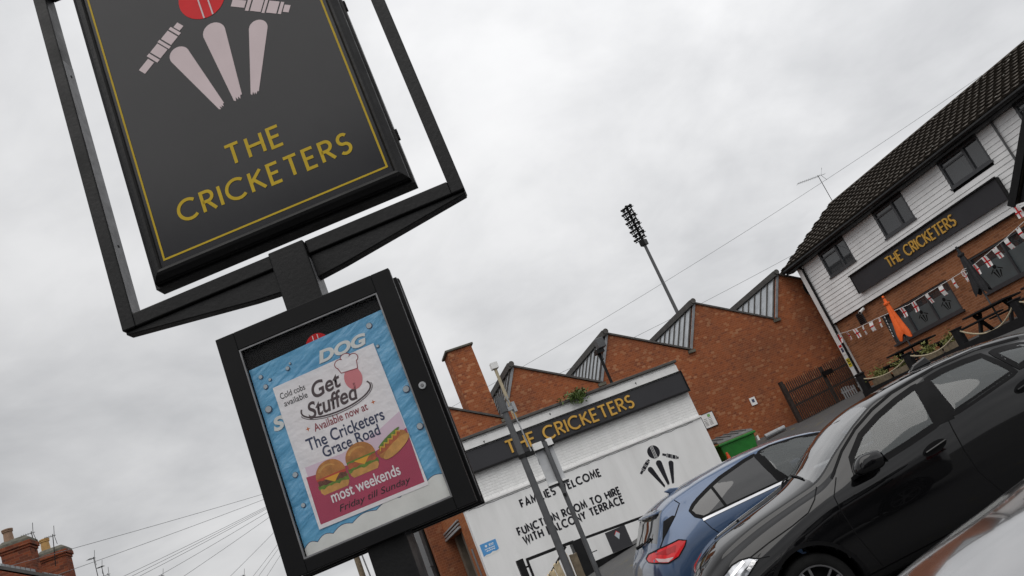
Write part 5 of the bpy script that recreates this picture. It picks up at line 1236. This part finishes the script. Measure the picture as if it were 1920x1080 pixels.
# ---- black car, nose to the left
BST = [(-.87,.36,.42,.50,.42,.58,.36,.63), (-.82,.27,.64,.58,.62,.69,.52,.77), (-.70,.21,.79,.69,.75,.82,.62,.91), (-.45,.20,.88,.79,.83,.935,.68,1.03), (-.1,.20,.90,.865,.86,1.015,.71,1.095), (.25,.20,.905,.925,.875,1.06,.74,1.145), (.50,.20,.905,.955,.88,1.09,.75,1.205),
       (.8,.20,.905,.975,.88,1.235,.73,1.36), (1.1,.20,.905,1.00,.88,1.375,.69,1.485), (1.4,.20,.905,1.035,.88,1.47,.66,1.535), (1.9,.20,.905,1.10,.88,1.495,.64,1.562), (2.3,.20,.905,1.14,.875,1.475,.63,1.55), (2.7,.20,.905,1.165,.86,1.42,.60,1.50), (3.05,.20,.89,1.17,.82,1.32,.56,1.41), (3.25,.22,.87,1.12,.77,1.17,.56,1.24), (3.36,.26,.80,.98,.70,1.02,.55,1.08), (3.42,.36,.66,.75,.60,.80,.50,.86)]
def black_like(label, paint, pt, yaw, pitch, detail=True):
    root = car_root('parked_car', label, pt, yaw, pitch, .89, .32)
    FWN = [(.842, 1.150), (1.015, 1.278), (1.226, 1.352), (1.447, 1.401), (1.663, 1.431), (1.646, 1.276), (1.618, 1.080), (1.33, 1.048), (1.0, 1.022), (.80, 1.015)]
    RWN = [(1.782, 1.435), (1.947, 1.441), (2.143, 1.428), (2.310, 1.406), (2.384, 1.287), (2.445, 1.168), (2.251, 1.145), (2.001, 1.115), (1.80, 1.095), (1.785, 1.274)]
    QWN = [(2.40, 1.390), (2.533, 1.367), (2.66, 1.335), (2.78, 1.27), (2.74, 1.20), (2.50, 1.185)]
    c = Car(root, BST, paint, .28, {'windscreen': (.47, 1.27, 'glass_screen'), 'rear_window': (2.98, 3.2, 'glass_privacy')}, [(.06, .32, .395), (2.62, .32, .395)], [FWN, RWN, QWN])
    for side in (-1, 1):
        for nm, w_ in (('side_window', FWN), ('side_window', RWN), ('quarter_window', QWN)): c.patch(nm, w_, 'glass_car', .0045, side)
        sl = MB()
        for w_ in (FWN, RWN, QWN): c.line(sl, w_, .050, .0055, side, True)
        c.line(sl, [(1.722, 1.438), (1.715, 1.25), (1.705, 1.062)], .15, .0052, side); c.line(sl, [(.60, 1.075), (.80, 1.235), (1.0, 1.345), (1.22, 1.425), (1.45, 1.475), (1.9, 1.50), (2.3, 1.478), (2.7, 1.395)], .022, .003, side)
        sl.build('window_seal', 'trim', root)
        c.seam([(.60, .30), (.545, .60), (.535, .813), (.544, .944), (.642, 1.069)], .009, .002, side); c.seam([(1.80, .30), (1.70, .60), (1.695, .80), (1.712, .99), (1.727, 1.082)], .009, .002, side)
        c.seam([(-.344, .815), (-.13, .855), (.116, .889), (.285, .923), (.386, .991), (.451, 1.07)], .010, .002, side); c.seam([(-.28, .785), (-.18, .76)], .008, .002, side); c.seam([(2.72, 1.05), (2.66, .90), (2.5, .80)], .009, .002, side)
        al = MB(); c.line(al, [(.06+.405*math.cos(R(a)), .32+.405*math.sin(R(a))) for a in range(-10, 195, 8)], .05, .006, side, sh_ := False) if False else c.line(al, [(.06+.40*math.cos(R(a)), .32+.40*math.sin(R(a))) for a in range(-10, 195, 8)], .035, .006, side)
        c.line(al, [(2.62+.40*math.cos(R(a)), .32+.40*math.sin(R(a))) for a in range(-10, 195, 8)], .035, .006, side); c.line(al, [(.40, .24), (2.28, .24)], .08, .006, side); al.build('arch_lip', 'trim', root)
        hl = c.patch('headlight', [(-.62, .775), (-.514, .822), (-.432, .831), (-.344, .819), (-.272, .778), (-.42, .700), (-.60, .70)], 'lamp_glass', .004, side)
        hm = MB(); c.line(hm, [(-.62, .775), (-.514, .822), (-.432, .831), (-.344, .819), (-.272, .778), (-.42, .700), (-.60, .70)], .012, .006, side, True); hm.build('lamp_surround', 'trim', hl)
        hm = MB(); c.line(hm, [(-.56, .745), (-.40, .812)], .022, .0065, side); c.line(hm, [(-.40, .735), (-.31, .782)], .03, .0065, side); hm.build('lamp_strip', 'chrome', hl)
        for hx, hz in ((1.495, .925), (2.45, 1.035)):
            ov = [(hx+.118*math.cos(R(a)), hz+.046*math.sin(R(a))+.10*.118*math.cos(R(a))) for a in range(0, 360, 20)]
            h_ = c.patch('handle_recess', ov, 'trim', .003, side); a_ = c.hit((hx-.10, hz-.008), side, .028); b_ = c.hit((hx+.11, hz+.016), side, .028)
            MB().beam(a_, b_, .032, .020).build('door_handle', paint, root, bevel=.008)
        mr = MB().add([(.80, side*.90, 1.005), (.90, side*.86, 1.0), (.90, side*.86, 1.03), (.80, side*.90, 1.03)], [(0,1,2,3)]); mr.beam((.80, side*.86, 1.0), (.86, side*1.0, 1.03), .10, .03)
        mo = mr.build('mirror', 'trim', root)
        v_ = []; f_ = []; nu, nv = 20, 12
        for i in range(nv+1):
            ph = math.pi*i/nv-math.pi/2
            for j in range(nu):
                th = 2*math.pi*j/nu; e1 = lambda t_, p: math.copysign(abs(t_)**p, t_)
                x = .135*e1(math.cos(ph), .45)*e1(math.cos(th), .6); y = .105*e1(math.cos(ph), .5)*e1(math.sin(th), .6); z = .076*e1(math.sin(ph), .6)
                x *= 1-.30*(z > 0)*z/.076; v_.append((.905+x+.025*z/.076, side*(1.035+y*.95), 1.070+z-.10*x))
        for i in range(nv):
            for j in range(nu): f_.append((i*nu+j, i*nu+(j+1) % nu, (i+1)*nu+(j+1) % nu, (i+1)*nu+j))
        MB().add(v_, f_).build('mirror_shell', paint, mo, smooth=True)
        q_ = MB(); q_.add([p for p in [(1.032, side*.95, 1.01), (1.032, side*1.12, 1.01), (1.02, side*1.11, 1.10), (1.02, side*.96, 1.10)]], [(0,1,2,3)]); q_.build('mirror_glass', 'glass_privacy', mo)
        tl = c.patch('tail_light', [(3.05, .95), (3.05, 1.07), (3.3, 1.06), (3.36, .93)], 'lamp_red2', .004, side)
    c.wheel(.06, .32, .32); c.wheel(2.62, .32, .32); c.cabin(.75, 2.95, 1.02, .72, (1.45, 2.35))
    # sharkfin, wipers, grille, plate
    MB().prism([(1.98, 1.555), (2.06, 1.605), (2.20, 1.63), (2.235, 1.552)], -.028, .028).build('roof_fin', paint, root, bevel=.012)
    w_ = MB(); 
    for y in (-.52, .10):
        P_ = []
        for k_ in range(9):
            x_, y_ = .47+.03*k_/8, y+.55*k_/8; r_ = c.bvh.ray_cast(Vector((x_, y_, 3)), Vector((0, 0, -1))); P_.append((x_, y_, r_[0].z+.012))
        w_.tube(P_, .009, 6)
    w_.build('wiper', 'trim', root)
    MB().box(-.875, -.80, -.36, -.04, .52, .66).box(-.875, -.80, .04, .36, .52, .66).build('grille', 'trim', root, bevel=.03)
    MB().box(-.885, -.86, -.26, .26, .36, .47).build('number_plate', 'white', root)
    return c
black_like('black hatchback with a tall glasshouse, nose to the left, parked beside the blue car', 'paint_black', (1.31562, 7.68825, .36714), 0, 4)

# ---- blue car, tail to the left
FST = [(-1.86,.42,.46,.55,.44,.60,.38,.66), (-1.83,.30,.68,.66,.64,.75,.56,.82), (-1.77,.25,.80,.82,.74,.90,.62,.95), (-1.66,.22,.86,.92,.80,1.03,.63,1.09), (-1.54,.21,.88,.99,.82,1.19,.62,1.25), (-1.40,.2,.895,1.05,.84,1.355,.61,1.42), (-1.15,.2,.90,1.08,.86,1.42,.62,1.485), (-.7,.2,.905,1.085,.87,1.465,.64,1.535), (-.2,.2,.905,1.065,.875,1.475,.65,1.545), (.2,.2,.905,1.05,.875,1.455,.655,1.525), (.6,.2,.905,1.03,.875,1.38,.67,1.455), (.9,.2,.905,1.0,.875,1.275,.71,1.35), (1.22,.2,.905,.965,.87,1.10,.74,1.17), (1.4,.2,.905,.93,.865,1.02,.72,1.08), (1.9,.2,.89,.86,.84,.95,.68,1.0), (2.3,.22,.82,.74,.76,.82,.60,.88), (2.5,.26,.66,.62,.62,.68,.5,.74), (2.56,.4,.45,.52,.42,.58,.36,.62)]
root = car_root('parked_car', 'blue hatchback with a red tail light and roof spoiler in front of the white wall', (2.08867, 10.29016, .51408), 11, 4, .90, .33)
SW1 = [(-1.185, 1.235), (-1.12, 1.275), (-1.035, 1.308), (-.85, 1.362), (-.681, 1.403), (-.325, 1.446), (-.175, 1.452), (-.11, 1.20), (-.085, 1.062), (-1.08, 1.105), (-1.16, 1.165)]
SW2 = [(-.105, 1.454), (.05, 1.455), (.379, 1.405), (.66, 1.33), (.85, 1.24), (1.0, 1.13), (1.05, 1.02), (.45, 1.040), (.02, 1.058), (-.06, 1.20)]
c = Car(root, FST, 'paint_blue', .26, {'windscreen': (.70, 1.33, 'glass_screen'), 'rear_window': (-1.63, -1.40, 'glass_privacy')}, [(-1.05, .32, .385), (1.65, .32, .385)], [SW1, SW2])
for side in (-1, 1):
    c.patch('side_window', SW1, 'glass_privacy', .0045, side); c.patch('side_window', SW2, 'glass_car', .0045, side)
    sl = MB(); c.line(sl, SW1, .040, .0055, side, True); c.line(sl, SW2, .040, .0055, side, True); c.line(sl, [(-.14, 1.455), (-.10, 1.25), (-.04, 1.065)], .085, .005, side); c.line(sl, [(-.826, 1.364), (-.79, 1.10)], .035, .006, side); sl.build('window_seal', 'trim', root)
    cs = MB(); c.line(cs, [(-1.105, 1.088), (-.6, 1.070), (0, 1.045), (.6, 1.02), (1.08, .99)], .026, .008, side); cs.build('chrome_strip', 'chrome', root)
    c.seam([(-1.106, 1.088), (-1.061, .969), (-.981, .842), (-.86, .72), (-.60, .55)], .009, .002, side); c.seam([(-.05, 1.04), (-.02, .8), (.0, .3)], .009, .002, side); c.seam([(1.05, .98), (1.12, .75), (1.1, .3)], .009, .002, side)
    c.seam([(-1.307, 1.44), (-1.254, 1.357), (-1.371, 1.259), (-1.603, 1.108), (-1.70, 1.026)], .012, .002, side)
    al = MB(); 
    for wx in (-1.05, 1.65): c.line(al, [(wx+.39*math.cos(R(a)), .32+.39*math.sin(R(a))) for a in range(-10, 195, 8)], .03, .006, side)
    al.build('arch_lip', 'trim', root)
    h_ = c.patch('handle_recess', [(-.80+.10*math.cos(R(a)), .895+.040*math.sin(R(a))) for a in range(0, 360, 24)], 'trim', .003, side)
    MB().beam(c.hit((-.925, .878), side, .03), c.hit((-.69, .902), side, .03), .036, .026).build('door_handle', 'paint_blue', root, bevel=.011)
    MB().beam(c.hit((.10, .86), side, .03), c.hit((.33, .872), side, .03), .036, .026).build('door_handle', 'paint_blue', root, bevel=.011)
    TL = [(-1.915, .965), (-1.862, 1.003), (-1.734, 1.018), (-1.462, 1.020), (-1.387, .979), (-1.433, .935), (-1.552, .866), (-1.688, .852), (-1.803, .896), (-1.899, .925)]
    MB().box(.92, 1.10, side*1.04-.09, side*1.04+.09, 1.0, 1.14).build('mirror', 'paint_blue', root, bevel=.05, seg=3)
    if side > 0: TL = [(max(a, -1.78), b) for a, b in TL]; TL = [p for k_, p in enumerate(TL) if k_ == 0 or p[0] != TL[k_-1][0]]
    tl = c.patch('tail_light', TL, 'lamp_red', .008, side)
    if side > 0: continue
    tm = MB(); c.line(tm, TL, .013, .010, side, True); tm.build('lamp_surround', 'trim', tl)
    c.patch('reverse_lens', [(-1.80, .945), (-1.70, .905), (-1.60, .885), (-1.68, .862), (-1.78, .900)], 'lamp_pale', .011, side, tl)
    c.patch('lamp_band', [(-1.78, .985), (-1.64, .99), (-1.52, .985), (-1.56, .93), (-1.66, .93)], 'lamp_red2', .0105, side, tl)
    gb = c.patch('side_fin', [(-1.40, 1.275), (-1.375, 1.262), (-1.55, 1.135), (-1.63, 1.09), (-1.52, 1.26)], 'trim', .006, side)
c.wheel(-1.05, .32, .32); c.wheel(1.65, .32, .32); c.cabin(-1.35, .95, 1.0, .95, (-.75, .05))
def swept(edge, y_list, zt, zb):          # a roof spoiler: leading edge straight, trailing edge swept in plan
    vs = []
    for y, xe, dz in edge: vs += [(-1.0, y, zt(y)+.0), (xe, y, 1.385+dz), (xe-.012, y, 1.366+dz), (xe+.03, y, 1.352+dz), (-1.05, y, 1.40)]
    n = 5; return MB().add(vs, [(i*n+k_, i*n+(k_+1) % n, (i+1)*n+(k_+1) % n, (i+1)*n+k_) for i in range(len(edge)-1) for k_ in range(n)]+[tuple(range(n)), tuple((len(edge)-1)*n+k_ for k_ in range(n))])
ed = [(-.63, -1.23, -.012), (-.58, -1.36, -.006), (-.48, -1.45, 0), (-.30, -1.50, .004), (0, -1.52, .006), (.30, -1.50, .004), (.48, -1.45, 0), (.58, -1.36, -.006), (.63, -1.23, -.012)]
sp_ = swept(ed, None, lambda y: 1.495-.06*(abs(y)/.63)**2.5, None).build('roof_spoiler', 'paint_blue', root, smooth=False, bevel=.006)
MB().box(-1.46, -1.30, -.50, .50, 1.325, 1.349).build('spoiler_lip', 'trim', sp_)
MB().prism([(-1.06, 1.49), (-1.12, 1.548), (-1.04, 1.555), (-.90, 1.505)], -.03, .03).build('roof_fin', 'paint_blue', root, bevel=.012)
mb = MB().tube([(-1.69, .10, 1.10), (-1.66, -.12, 1.12), (-1.62, -.36, 1.15)], .010, 6); mb.tube([(-1.73, .10, 1.10), (-1.63, .10, 1.11)], .020, 8); mb.build('rear_wiper', 'trim', root)
MB().box(-1.885, -1.84, -.26, .26, .62, .73).build('number_plate', colmat('plate_yellow', (.60, .45, .03), .5), root)
MB().box(-1.80, -1.2, -.70, .70, .24, .36).build('rear_valance', 'trim', root)
# ---- silver car, only its bonnet in view
black_like('silver car with a polished bonnet reflecting the sky, nearest to the camera', 'paint_silver', (1.09, 1.57, .315), 2, 3.5)
